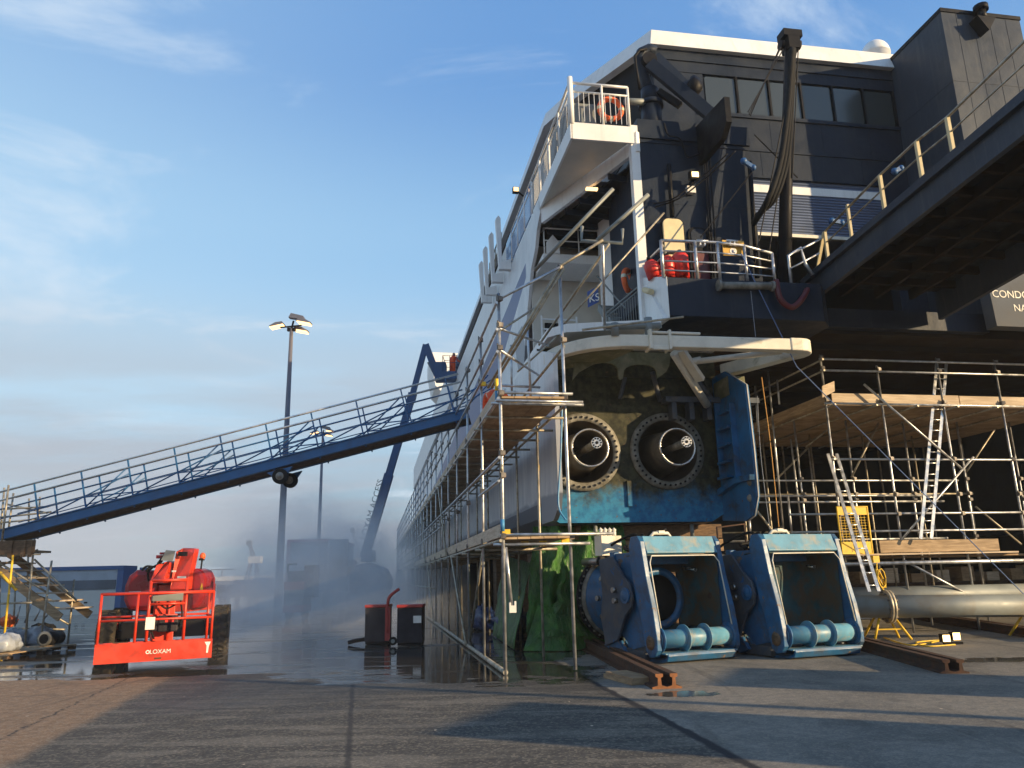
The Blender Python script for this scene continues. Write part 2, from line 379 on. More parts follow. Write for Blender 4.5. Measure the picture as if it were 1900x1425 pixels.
c = N.mix(seams, c, (.016, .016, .02))
stain = N.ramp(N.noise(pos, .9, 7, .62, .5), .55, .68)
c = N.mix(N.math('MULTIPLY', stain, .4), c, (.04, .037, .033))
litter = N.ramp(N.n('ShaderNodeTexVoronoi', {'Vector': N.mapv(pos, (1, .6, 1)), 'Scale': 1.7}).outputs['Distance'],   .022, .032, 1, 0)
c = N.mix(litter, c, (.55, .45, .33))
# wet zone: washing water spread from the ship's side to just in front of the scaffold
wn = N.math('MULTIPLY', N.math('SUBTRACT', N.noise(N.mapv(pos, (.55, 1, 1)), .5, 7, .66), .5), 11.0)
front = N.math('ADD', N.math('SUBTRACT', py, N.math('ADD', 13.3, N.math('MULTIPLY', px, -.10))), wn)
wet = N.ramp(front, -.1, .25)
wet = N.math('MULTIPLY', wet, N.ramp(N.math('ADD', px, wn), 1.3, 2.3, 1, 0))
wet = N.math('MULTIPLY', wet, N.ramp(N.math('ADD', sL, N.math('MULTIPLY', N.ramp(py, 14, 17), 30)), -.3, .3))
pr_ = N.n('ShaderNodeVectorMath', {0: N.mapv(pos, (1, 1.6, 0), (0,0,0), (-2.25, -18.0, 0))}, operation='LENGTH').outputs['Value']
pud = N.ramp(N.math('ADD', pr_, N.math('MULTIPLY', jit, 2.0)), .42, .5, 1, 0)
pr2 = N.n('ShaderNodeVectorMath', {0: N.mapv(pos, (.45, 1.5, 0), (0,0,0), (-3.9, -21.5, 0))}, operation='LENGTH').outputs['Value']
pud2 = N.ramp(N.math('ADD', pr2, N.math('MULTIPLY', jit, 2.5)), .5, .6, 1, 0)
damp = N.ramp(N.math('ADD', py, N.math('MULTIPLY', wn, 1.0)), 9.3, 12.6)
damp = N.math('MULTIPLY', damp, N.math('MULTIPLY', N.ramp(sRj, -.1, .1, 1, 0), N.ramp(sL, -.2, .6)))
wet = N.math('MAXIMUM', wet, N.math('MAXIMUM', pud, pud2))
pool = N.math('MULTIPLY', wet, N.ramp(N.noise(N.mapv(pos, (.35, 1.2, 1), (0,0,R(-9))), .9, 5, .55), .34, .46))
pool = N.math('MAXIMUM', pool, N.math('MAXIMUM', pud, pud2))
c = N.mix(N.math('MULTIPLY', N.math('MAXIMUM', wet, N.math('MULTIPLY', damp, .7)), .58), c, (.012, .012, .013))
rough = N.math('SUBTRACT', .9, N.math('MULTIPLY', damp, .22))
rough = N.math('SUBTRACT', rough, N.math('MULTIPLY', wet, .40), True)
rough = N.mix(pool, N.comb(rough, rough, rough), (.035, .035, .035))
L.new(c, b.inputs['Base Color']); L.new(rough, b.inputs['Roughness'])
hgt = N.math('ADD', N.math('MULTIPLY', fine, .5), N.math('MULTIPLY', mid, .6))
bp = N.n('ShaderNodeBump', {'Height': hgt, 'Distance': .03, 'Strength': N.math('SUBTRACT', .75, N.math('MULTIPLY', pool, .735))})
L.new(bp.outputs[0], b.inputs['Normal'])
gm = MB().quad((-900, -400, 0), (900, -400, 0), (900, 1500, 0), (-900, 1500, 0))
gm.build('ground', g, kind='structure')
# ------------------------------------------------------------------ special materials
UZ0 = S(4.4, 8, 0)
m, N, b = newmat('hull_livery'); M['hull'] = m
q = N.mapv(N.n('ShaderNodeTexCoord').outputs['Object'], (1, 1, 1), (0, 0, -TH), (4.4, 8, 0)); hu, hv, hz = N.sep(q)
n1 = N.noise(q, .8, 6, .6)
c = N.mix(N.ramp(n1, .35, .7), (.60, .61, .62), (.74, .74, .73))
c = N.mix(N.math('MULTIPLY', N.ramp(N.noise(N.mapv(q, (3, 3, .3)), 1.5, 5), .5, .72), .35), c, (.40, .37, .33))
lo_ = N.math('SUBTRACT', hz, N.math('ADD', 13.33, N.math('MULTIPLY', hv, -.255)))
hi_ = N.math('SUBTRACT', N.math('ADD', 12.03, N.math('MULTIPLY', hv, -.06)), hz)
band = N.math('MULTIPLY', N.math('MULTIPLY', N.ramp(lo_, 0, .03), N.ramp(hi_, 0, .03)), N.ramp(hv, 9.3, 9.4))
c = N.mix(band, c, (.018, .035, .17))
grey = N.math('MULTIPLY', N.ramp(N.math('ABSOLUTE', N.math('SUBTRACT', N.math('SUBTRACT', hv, N.math('MULTIPLY', hz, .5)), 6.2)), .75, .8, 1, 0), N.math('MULTIPLY', N.ramp(hz, 7.9, 7.95), N.ramp(hz, 9.6, 9.65, 1, 0)))
c = N.mix(grey, c, (.20, .21, .24))
lowc = N.mix(N.ramp(N.noise(N.mapv(q, (2.2, 2.2, .4)), 1.6, 6, .65), .35, .7), (.30, .32, .36), (.46, .47, .48))
c = N.mix(N.ramp(N.math('ADD', hz, N.math('MULTIPLY', n1, .5)), 5.9, 6.15, 1, 0), c, lowc)
c = N.mix(N.ramp(N.math('ADD', hz, N.math('MULTIPLY', n1, .3)), 3.45, 3.55, 1, 0), c, (.13, .15, .19))
m.node_tree.links.new(c, b.inputs['Base Color']); b.inputs['Roughness'].default_value = .4
m, N, b = newmat('green_sheet'); M['greentarp'] = m; co = N.n('ShaderNodeTexCoord').outputs['Object']
c = N.mix(N.ramp(N.noise(co, 3, 5), .3, .7), (.016, .08, .014), (.06, .20, .028))
m.node_tree.links.new(c, b.inputs['Base Color']); b.inputs['Roughness'].default_value = .33
bp = N.n('ShaderNodeBump', {'Height': N.noise(N.mapv(co, (3, 3, 1.2)), 3.5, 6, .6, 1.2), 'Strength': .8, 'Distance': .12}); m.node_tree.links.new(bp.outputs[0], b.inputs['Normal'])
# ------------------------------------------------------------------ the ferry
ferry = thing('ferry', 'huge white and dark grey catamaran ferry propped up on the quay, stern towards us', 'ferry', UZ0)
def fp(mb, name, mat, parent=None, **k): return mb.build(name, mat, parent or ferry, **k)
HS, HR = 1.6, 6.15                                        # sides of the port hull
prof = [(HS,7.0),(HS,3.25),(HS+.12,2.95),(HS+.4,2.76),(HR-.4,2.76),(HR-.1,2.95),(HR,3.25),(HR,7.7)]
mb = MB(S)
secs = [(4.2,1.0),(60,1.0),(78,.8),(90,.12)]
for (va, sa), (vb, sb) in zip(secs, secs[1:]):
    cu = 3.9
    pa = [(cu+(u-cu)*sa, va, z) for u, z in prof]; pb = [(cu+(u-cu)*sb, vb, z+(.0 if sb == 1 else (1-sb)*1.5*(z < 5))) for u, z in prof]
    n = len(prof); mb.add(pa+pb, [(i, (i+1) % n, n+(i+1) % n, n+i) for i in range(n)])
# the side plate that runs on past the jets
sp = [(HS, 4.2, 6.95), (HS, 2.5, 6.4), (HS, 2.45, 3.3), (HS, 2.6, 2.95), (HS, 3.0, 2.76), (HS, 4.2, 2.76)]
mb.prism(sp, (.1, 0, 0))
sp2 = [(HR-.1, 4.2, 6.35), (HR-.1, 3.4, 6.32), (HR-.1, 2.42, 5.75), (HR-.1, 2.36, 4.2), (HR-.1, 2.38, 3.2), (HR-.1, 2.62, 2.80), (HR-.1, 3.0, 2.70), (HR-.1, 4.2, 2.80)]
fp(mb, 'port_hull', M['hull'])
mb = MB(S).bx(23, 28.2, 4.1, 88, 2.8, 7.74); fp(mb, 'starboard_hull', M['navy'])
mb = MB(S).bx(HR+.003, 22.99, 3.75, 88, 7.5, 7.75)
for i in range(9): mb.bx(HR+.1, 22.9, 4.6+i*2.4, 4.75+i*2.4, 7.35, 7.498)
fp(mb, 'wet_deck', M['under'])
fp(MB(S).bx(23.6,27.6,6,86,.01,2.79), 'gap_blocker', M['black'])  # black blocks added under both hulls to close the bright sky gap
fp(MB(S).bx(2.2,5.6,24,86,.01,2.75), 'gap_blocker', M['black'])
# transom with two round openings
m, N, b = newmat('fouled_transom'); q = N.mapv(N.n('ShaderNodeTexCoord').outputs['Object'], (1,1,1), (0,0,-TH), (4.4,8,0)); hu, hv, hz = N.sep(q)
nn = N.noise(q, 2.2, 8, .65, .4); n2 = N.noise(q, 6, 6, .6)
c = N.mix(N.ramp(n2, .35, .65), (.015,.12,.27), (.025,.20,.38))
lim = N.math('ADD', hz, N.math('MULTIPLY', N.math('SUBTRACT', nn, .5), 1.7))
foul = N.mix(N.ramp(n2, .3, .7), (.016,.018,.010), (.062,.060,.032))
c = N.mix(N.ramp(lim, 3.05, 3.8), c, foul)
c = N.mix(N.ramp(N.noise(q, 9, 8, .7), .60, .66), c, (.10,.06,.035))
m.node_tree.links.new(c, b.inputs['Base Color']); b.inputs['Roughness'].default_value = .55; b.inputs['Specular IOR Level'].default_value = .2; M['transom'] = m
JZ = 4.46
jl = P(1080, 839, 'v', 4.1); jr = P(1237, 837, 'v', 4.1); RJ = .93
jets = [(jl.x, jl.z), (jr.x, jr.z)]
def plate_holes(mb, u0, u1, z0, z1, holes, r, v0, n=40, m=0):
    xs = [u0] + [(holes[i][0]+holes[i+1][0])/2 for i in range(len(holes)-1)] + [u1]
    for i, (cu, cz) in enumerate(holes):
        a, b_ = xs[i], xs[i+1]; inn = []; out = []
        for k in range(n):
            t = 2*math.pi*k/n; dx, dz = math.cos(t), math.sin(t)
            inn.append((cu+r*dx, v0, cz+r*dz))
            s_ = min(((b_-cu)/dx if dx > 1e-9 else (a-cu)/dx if dx < -1e-9 else 1e9), ((z1-cz)/dz if dz > 1e-9 else (z0-cz)/dz if dz < -1e-9 else 1e9))
            out.append((cu+s_*dx, v0, cz+s_*dz))
        for X, Zc in ((a,z0),(b_,z0),(b_,z1),(a,z1)):
            k = min(range(n), key=lambda k: (out[k][0]-X)**2+(out[k][2]-Zc)**2); out[k] = (X, v0, Zc)
        mb.add(inn+out, [(k, (k+1) % n, n+(k+1) % n, n+k) for k in range(n)], m)
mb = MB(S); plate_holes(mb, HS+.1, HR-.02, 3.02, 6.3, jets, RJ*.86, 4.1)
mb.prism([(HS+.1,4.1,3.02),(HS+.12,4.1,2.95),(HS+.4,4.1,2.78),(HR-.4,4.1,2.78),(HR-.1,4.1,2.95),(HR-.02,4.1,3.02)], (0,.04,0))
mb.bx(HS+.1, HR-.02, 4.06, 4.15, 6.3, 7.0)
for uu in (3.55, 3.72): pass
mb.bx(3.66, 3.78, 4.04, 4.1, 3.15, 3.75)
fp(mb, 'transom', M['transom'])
for ji, (cu, cz) in enumerate(jets):
    fl = MB(S); o = (cu, 4.02, cz); ax = (0, 1, 0)
    fl.lathe([(RJ*.80, .09),(RJ*.80,0),(RJ,0),(RJ,.09)], o, ax, 48)
    for k in range(40):
        t = 2*math.pi*k/40; fl.cyl((cu+RJ*.9*math.cos(t), 4.02, cz+RJ*.9*math.sin(t)), (0,-1,0), .028, .03, 6, 1)
    wj = fp(fl, 'waterjet_inlet', [M['flange'], M['black']])
    d = MB(S).lathe([(RJ*.8,0),(RJ*.74,.3),(RJ*.66,.8),(RJ*.5,1.3),(0,1.5)], (cu,4.02,cz), ax, 48); d.build('duct', M['ductin'], wj)
    h = MB(S); hp = (cu+.02, 4.9, cz)
    h.lathe([(.56,0),(.47,-.8),(.445,-1.45),(.405,-1.45),(.40,-1.3),(.36,-.5),(.0,-.3)], hp, ax, 40); h.build('hub_pipe', M['ductin'], wj)
    h = MB(S).lathe([(.447,-1.40),(.45,-1.475),(.41,-1.475),(.405,-1.40)], hp, ax, 40); h.build('rim', M['chrome'], wj)
    h = MB(S).cyl((cu+.02,4.8,cz+.02), (0,-1,0), .085, 1.85, 18); h.build('shaft', M['flange'], wj)
    h = MB(S); h.cyl((cu+.02,2.95,cz+.02), (0,-1,0), .125, .07, 24)
    for k in range(10):
        t = 2*math.pi*k/10; h.cyl((cu+.02+.095*math.cos(t), 2.878, cz+.02+.095*math.sin(t)), (0,-1,0), .02, .012, 8, 1)
    h.cyl((cu+.02, 2.878, cz+.02), (0,-1,0), .035, .014, 10, 1); h.build('shaft_coupling', [M['chrome'], M['black']], wj)
# blue side plate right of the jets, seen from inside
VF = 3.0
def F(x, y, v=VF): p = P(x, y, 'v', v); return (p.x, p.y, p.z)
fo = fp(MB(S).prism(sp2, (.1, 0, 0)), 'side_fin', M['jetblue'], bevel=.012)
MB(S).path([(HR-.05,y+.012*(-1),z) for _,y,z in sp2[1:7]], .014, 6).build('sunlit_edge', M['guard'], fo)  # pale strip painting the sunlight caught along the plate's edge
def Q(x, y): p = P(x, y, 'u', HR-.1); return (p.x, p.y, p.z)
for y in (895, 924):
    MB(S).lathe([(0,.05),(.05,.045),(.085,0)], Q(1391, y), (-1,0,0), 14).build('bolt_cap', M['flange'], fo)
for i, y in enumerate((765, 795, 826, 858, 886)):
    p = Q(1352, y); MB(S).bx(p[0]-.16, p[0], p[1]-.28, p[1]+.28, p[2]-.03, p[2]+.03).build('step_plate', M['jetblue'], fo)
p, q = Q(1362,748), Q(1366,890); MB(S).bx(p[0]-.14,p[0],p[1]-.03,p[1]+.03,q[2],p[2]).build('stiffener', M['jetblue'], fo)
p, q = Q(1334,748), Q(1334,890); MB(S).bx(p[0]-.14,p[0],p[1]-.03,p[1]+.03,q[2],p[2]).build('stiffener', M['jetblue'], fo)
MB(S).prism([Q(1330,915),Q(1372,885),Q(1400,880),Q(1400,890),Q(1372,897),Q(1330,927)], (-.12,0,0)).build('step_ledge', M['jetblue'], fo)
# strut gear and dark tackle in the recess above the jets
mb = MB(S)
for x0, y0, x1, y1, r_ in ((1255,660,1300,735,.09),(1210,690,1225,745,.06),(1290,700,1330,755,.07),(1160,700,1150,740,.05)):
    mb.tube(F(x0,y0,3.7), F(x1,y1,3.9), r_, 8)
mb.bx(F(1180,0,3.8)[0], F(1330,0,3.8)[0], 3.7, 4.04, 5.62, 5.75)
for i in range(5): u_ = F(1190+i*28, 0, 3.8)[0]; mb.bx(u_, u_+.12, 3.75, 4.04, 5.2, 5.62)
fp(mb, 'hydraulic_tackle', M['unitgrey'])
mb = MB(S).tube(F(1250,655,2.6), F(1312,752,3.6), .10, 8).bar(F(1263,650,2.5), F(1300,705,2.9), .2, .12)
fp(mb, 'guard_strut', M['guard'])
# stern guard round the jets
def rectpath(mb, pts, w_, h_, m=0):
    vs = []; n = len(pts)
    for i, p in enumerate(pts):
        d = Vc(pts[min(i+1,n-1)]) - Vc(pts[max(i-1,0)]); d.z = 0; d.normalize(); s_ = Vc((d.y, -d.x, 0))
        for a, b_ in ((-1,-1),(1,-1),(1,1),(-1,1)): q = Vc(p)+s_*a*w_/2; vs.append((q.x, q.y, q.z+b_*h_/2))
    fs = [(0,1,2,3), tuple(4*(n-1)+k for k in (3,2,1,0))]
    for i in range(n-1):
        for k in range(4): l = (k+1) % 4; fs.append((4*i+k, 4*(i+1)+k, 4*(i+1)+l, 4*i+l))
    mb.add(vs, fs, m)
GZ = 6.5; gp = []
for t in range(9):
    a = R(90*t/8); gp.append((1.72+1.55*(1-math.cos(a)), 3.45-1.62*math.sin(a), GZ))
gp += [(4.2,1.80,GZ),(7.0,1.76,GZ)]
mb = MB(S); rectpath(mb, gp, .26, .27)
mb.bx(3.55, 3.62, 1.62, 1.98, 6.3, 6.75); mb.bx(4.0, 4.06, 1.62, 1.98, 6.3, 6.75); mb.bx(3.62, 4.0, 1.655, 1.70, 6.29, 6.4); mb.bx(3.58, 4.75, 1.66, 1.95, 6.66, 6.72)
sg = fp(mb, 'stern_guard', M['guard'], bevel=.02)
ge = [(6.85,1.76,GZ)]
for t in range(8):
    a = R(-90+155*t/7); ge.append((7.12+.24*math.cos(a), 2.03+.27*math.sin(a)*1.0, GZ))
ge += [(6.2, 3.75, GZ-.08)]
mb = MB(S); rectpath(mb, [(x, y, z+.002) for x, y, z in ge], .30, .30); mb.build('guard_end', M['guard'], sg, bevel=.03)
e1 = F(1366,712,3.3); mb = MB(S).bx(e1[0]-.26, e1[0]+.18, 3.2, 4.0, e1[2]-.3, e1[2]+.16); mb.build('bracket', M['moss'], sg)
mb = MB(S).tube(F(1280,672,2.7), F(1450,652,2.1), .07, 10); mb.tube(F(1276,673,2.7), F(1300,668,2.65), .085, 10); mb.build('brace_tube', M['guard'], sg)
mb = MB(S)
for x, y in ((1140,600),(1202,590)): a = F(x,y,1.8); mb.tube(a, (a[0], 1.8, 6.6), .09, 12)
mb.tube(F(1120,606,1.8), F(1225,604,1.8), .07, 10); mb.build('roller_post', M['palegrey'], sg)
und = [(x, y+.1, GZ-.16) for x, y, z in gp[1:9]] + [(3.0,2.9,GZ-.16),(2.0,3.7,GZ-.16)]
MB(S).prism(und, (0,0,.05)).build('underplate', M['moss'], sg)
# scalloped apron
ap = [F(1063,705,3.0), F(1066,672,3.0), F(1125,660,3.0), F(1126,652,3.0), F(1245,655,3.0), F(1242,678,3.0)]
def arch(x0, x1, yb, yt, v): return [F(x0+(x1-x0)*(.5-.5*math.cos(math.pi*t/9)), yb-(yb-yt)*math.sin(math.pi*t/9)**.5, v) for t in range(10)]
ap += arch(1236, 1222, 690, 680, 3.0)[::1][:1] + arch(1220, 1156, 702, 676, 3.0) + [F(1152,704,3.0)] + arch(1148, 1090, 702, 672, 3.0)[:8] + [F(1075,690,3.0)]
fp(MB(S).prism(ap, (0,.06,0)), 'scalloped_apron', M['moss'])
# mooring deck and the open chamfered corner
PA, PB = (4.1, 3.22), (2.46, 7.0)
dk = [(HS+.05,3.2),(2.0,2.75),(4.07,2.2),(4.07,3.9),(6.1,3.9),(6.1,10),(HS+.05,10)]
fp(MB(S).prism([(u,v,6.98) for u,v in dk], (0,0,.2)), 'mooring_deck', M['white'])
def CW(t, z): return (PA[0]+(PB[0]-PA[0])*t, PA[1]+(PB[1]-PA[1])*t, z)
nrm = (.10,.045,0)
mb = MB(S).prism([CW(-.02,12.0), CW(1.0,11.75), CW(1.0,12.55), CW(-.02,12.55)], nrm)
mb.bx(4.0, 4.22, 3.2, 3.4, 7.18, 12.75)
fp(mb, 'corner_frame', M['white'])
fp(MB(S).prism([(2.42,7.0,12.5),(2.42,7.0,12.05),(2.42,7.5,11.75),(2.42,7.8,11.3),(2.42,8.55,10.9),(2.42,9.6,9.3),(2.42,10.6,7.2),(2.42,84,7.2),(2.42,84,12.5)], (.1,0,0)), 'superstructure_side', M['hull'])
fp(MB(S).bx(HS+.02, 2.42, 9.3, 84, 6.98, 7.25), 'side_deck', M['white'])
fp(MB(S).prism([(2.6,8.4,11.92),(4.1,4.0,11.92),(4.1,3.42,11.92),(5.6,3.42,11.92),(5.6,9.0,11.92),(2.6,9.0,11.92)], (0,0,.06)), 'corner_ceiling', M['black'])
mb = MB(S)
for i in range(7): mb.bar((2.8+max(0,i-2)*.22,8.4-i*.7,11.82), (5.55,8.8-i*.7,11.82), .06, .16)
fp(mb, 'ceiling_beams', M['navy'])
fp(MB(S).bx(2.53, 5.59, 9.0, 9.1, 7.2, 11.9), 'inner_wall', M['cream'])
fp(MB(S).bx(5.6, 5.7, 3.5, 9.1, 7.2, 11.9), 'inner_side_wall', M['cream'])
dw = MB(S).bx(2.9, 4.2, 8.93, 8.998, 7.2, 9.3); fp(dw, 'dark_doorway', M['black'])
fp(MB(S).lathe([(.75,0),(.75,4.75)], (5.0,7.2,7.18), (0,0,1), 24), 'round_casing', M['white'])
mb = MB(S); a = P(1008,470,'v',7.5); mb.bx(a.x, a.x+2.3, 7.5, 8.92, a.z-.28, a.z); mz = fp(mb, 'mezzanine', M['white'])
def railing(pts, h, rails, step, r=.02, baluster=None, posts=True, T=S):
    mb = MB(T)
    for p, q in zip(pts, pts[1:]):
        p, q = Vc(p), Vc(q); n = max(1, round((q-p).length/step))
        for k in rails: mb.tube(p+Z*k, q+Z*k, r if k < h-.01 else r*1.35, 6)
        if posts:
            for i in range(n+1): c_ = p+(q-p)*i/n; mb.tube(c_, c_+Z*h, r*1.2, 6)
        if baluster:
            nb = max(2, round((q-p).length/baluster))
            for i in range(nb): c_ = p+(q-p)*(i+.5)/nb; mb.bar(c_+Z*.06, c_+Z*(rails[0]), .035, .012)
    return mb
railing([(a.x+.05,7.55,a.z),(a.x+2.2,7.55,a.z)], .85, (.45,.85), .95, .018).build('mezzanine_rail', M['white'], mz)
mb = MB(S).prism([(a.x+.1,7.45,a.z),(a.x+.5,7.45,a.z),(a.x+.5,7.45,a.z+.35),(a.x+.3,7.45,a.z+.6),(a.x+.1,7.45,a.z+.35)], (0,.05,0)); mb.build('bracket', M['white'], mz)
g0 = P(1005,600,'v',7.0); g1 = P(1070,600,'v',7.0)
mb = MB(S)
for k in range(6): mb.bar((g0.x,7,7.25+k*.3), (g1.x,7,7.25+k*.3), .05, .035)
for t in (0,.5,1): mb.bar((g0.x+(g1.x-g0.x)*t,7,7.2), (g0.x+(g1.x-g0.x)*t,7,8.85), .05, .05)
fp(mb, 'bar_gate', M['white'])
st = MB(S)
for k in range(9): st.bx(3.9, 4.6, 6.2-k*.26, 6.45-k*.26, 8.9-k*.2, 8.94-k*.2)
st.bar((3.9,6.4,8.95),(3.9,4.1,7.2),.05,.2); st.bar((4.6,6.4,8.95),(4.6,4.1,7.2),.05,.2)
st.tube((3.9,6.4,9.9),(3.9,4.1,8.1),.025,6); fp(st, 'stairway', M['palegrey'])
s0 = P(1093,568,'v',5.4); s1 = P(1110,568,'v',5.4)
sgn = fp(MB(S).prism([(s0.x,5.5,s0.z),(s1.x,5.32,s0.z+.1),(s1.x,5.32,s0.z+.55),(s0.x,5.5,s0.z+.45)], (0,.02,0)), 'berth_sign', M['signblue'])
letters('KS', S(s0.x+.02,5.46,s0.z+.12), U*.7-V*.72, Z, .3, M['paper'], sgn)
# balustrade with bars below the life ring
b0 = P(1140,600,'v',4.6); railing([(b0.x,5.2,7.2),(4.05,3.5,7.3)], 1.15, (1.05,1.15), 1.2, .02, .12).build('side_balustrade', M['palegrey'], ferry)
lf = P(1098,352,'z',11.75); fp(MB(S).bx(lf.x-.16, lf.x+.16, lf.y-.05, lf.y+.05, 11.74, 11.8), 'deck_lamp', M['lampglow'])
# triangular balcony
bz0, bz1 = P(1057,258,'v',3.2).z, P(1060,228,'v',3.2).z
bal = MB(S).prism([(2.46,3.2,bz0+.06),(4.0,3.2,bz0+.06),(2.46,7.05,bz0+.06)], (0,0,.08), 1)
bal.bx(2.44, 4.08, 3.16, 3.22, bz0, bz1).bx(2.42, 2.48, 3.16, 7.1, bz0, bz1)
bo = fp(bal, 'balcony', [M['white'], M['cream']])
BT = bz1+.01
railing([(2.47,3.2,BT),(3.3,3.2,BT),(4.0,3.2,BT)], 1.15, (.9,1.15), 1.0, .028, .13).build('balcony_rail', M['white'], bo)
railing([(2.46,3.25,BT),(2.46,12,BT)], 1.15, (.9,1.15), 1.2, .028, .14).build('balcony_rail', M['white'], bo)
MB(S).tube((2.47,3.2,BT-.05),(2.47,3.2,BT+1.3),.07,12).build('corner_post', M['white'], bo)
MB(S).bx(2.6,3.25,3.6,4.0,BT,BT+.85).build('deck_locker', M['palegrey'], bo)
fp(MB(S).bx(2.5,13.7,5.6,84,12.45,12.7), 'upper_deck', M['white'])
fp(MB(S).bx(4.2,7.2,3.25,5.6,12.42,12.62), 'block_roof', M['navy'])
# upper storey: chamfered side, roof with white lit rim
fp(MB(S).prism([(5.75,5.7,12.7),(4.3,8.4,12.7),(3.6,10.2,12.7),(3.6,80,12.7),(3.9,80,12.7),(4.5,8.4,12.7),(5.9,5.75,12.7)], (0,0,4.3)), 'upper_side_wall', M['black'])
fp(MB(S).bx(3.5,3.58,10.3,80,12.7,15.2), 'side_screen', M['white'])
fp(MB(S).bx(2.5,2.6,12.2,80,12.7,13.9), 'side_bulwark', M['white'])
fp(MB(S).bx(2.455,2.495,8.6,13.2,12.75,13.85), 'blue_side_window', M['winblue'])
rf = [(5.62,5.36),(13.75,5.36),(20,5.36),(20,84),(3.36,84),(3.36,10.1),(4.06,8.3)]
rp = [(u,v,17.0) for u,v in rf]; n = len(rp)
ctr = (10,30)
rp2 = [(u+(.12 if u < 6 else 0), v+.16 if v < 11 else v, 17.62) for u,v in rf]
mb = MB(S).add(rp+rp2, [tuple(range(n))[::-1], tuple(range(n,2*n))] + [(i,(i+1)%n,n+(i+1)%n,n+i) for i in range(n)])
fp(mb, 'roof', M['white'])
rd = P(1625,104,'v',9.0); fp(MB(S).lathe([(0,-1.2),(.5,-1.2),(.5,0)]+[(.52*math.cos(R(a)),.62*math.sin(R(a))) for a in range(0,91,9)], tuple(rd), (0,0,1), 24), 'radome', M['white'])
# stern block
bt = P(1195,226,'v',3.2).z
mb = MB(S).bx(4.22, 7.25, 3.25, 6.0, 8.2, 12.42)
mb.bx(4.2, 7.27, 3.2, 3.3, 12.42, 12.95).bx(4.2, 4.3, 3.3, 5.7, 12.42, 12.95)
mb.bx(4.24, 7.22, 3.225, 3.25, 12.3, 12.34)
for u_ in (5.05,6.1): mb.bx(u_,u_+.018,3.243,3.25,8.3,12.3)
mb.bx(4.24,7.22,3.244,3.25,10.62,10.64)
sb = fp(mb, 'stern_block', M['navy'])
d0 = P(1229,405,'v',3.0); d1 = P(1266,405,'v',3.0); dz = P(1250,515,'v',3.0).z
def rrect(u0,u1,z0,z1,r,v,n=5):
    pts = []
    for cx, cz, a in ((u1-r,z0+r,-90),(u1-r,z1-r,0),(u0+r,z1-r,90),(u0+r,z0+r,180)):
        for k in range(n+1): t = R(a+90*k/n); pts.append((cx+r*math.cos(t), v, cz+r*math.sin(t)))
    return pts
door = MB(S).prism(rrect(d0.x,d1.x,8.25,d0.z,.15,2.98), (0,.06,0)).build('open_door', M['creamdoor'], sb, bevel=.01)
dk2 = MB(S).prism(rrect(d0.x-.05,d1.x+.05,8.2,d0.z+.05,.18,3.05), (0,.03,0)).build('door_gasket', M['black'], sb)
MB(S).bx(d0.x+.05,d1.x-.05,2.95,2.985,d0.z-.95,d0.z-.9).build('door_dog', M['black'], door)
e0 = P(1276,420,'v',3.2); e1 = P(1313,420,'v',3.2)
MB(S).prism(rrect(e0.x,e1.x,8.25,e0.z,.2,3.21), (0,.03,0)).build('doorway_frame', M['black'], sb)
MB(S).prism(rrect(e0.x+.07,e1.x-.05,8.3,8.3+1.05,.05,3.19), (0,.03,0)).build('red_half_door', M['doorred'], sb)
MB(S).prism(rrect(e0.x+.07,e1.x-.07,9.45,e0.z-.06,.14,3.195), (0,.02,0)).build('door_glass', M['navy'], sb)
for x, y0, y1, r_ in ((1241,305,402,.055),(1307,292,515,.022),(1311,292,515,.022),(1317,292,515,.022),(1391,300,515,.06)):
    a = P(x,y0,'v',3.12); c_ = P(x+6 if y1 < 500 else x+14,y1,'v',3.12)
    MB(S).tube((a.x,3.12,a.z),(c_.x,3.12,c_.z),r_,8).build('pipe_run', M['black'], sb)
fz = P(1287,330,'v',2.95)
fl = MB(S).bx(fz.x-.12, fz.x+.14, 2.86, 3.0, fz.z-.06, fz.z+.16).bx(fz.x-.03,fz.x+.03,2.98,3.25,fz.z-.1,fz.z).build('floodlight', M['black'], sb)
MB(S).bx(fz.x-.08, fz.x+.09, 2.84, 2.858, fz.z-.02, fz.z+.11).build('lamp_glass', M['floodglow'], fl)
MB(S).bx(fz.x-.12,fz.x+.1,3.1,3.22,fz.z-.32,fz.z-.14).build('junction_box', M['paper'], sb)
# dark hood under the crane shelf
h0 = P(1304,232,'v',3.2); h1 = P(1388,215,'v',1.4); h2 = P(1385,270,'v',1.4)
mb = MB(S).prism([(5.8,3.2,12.85),(5.8,1.55,12.62),(5.8,1.55,11.95),(5.8,1.9,11.7),(5.8,3.2,11.75)], (.14,0,0)); fp(mb, 'overhang_box', M['black'])
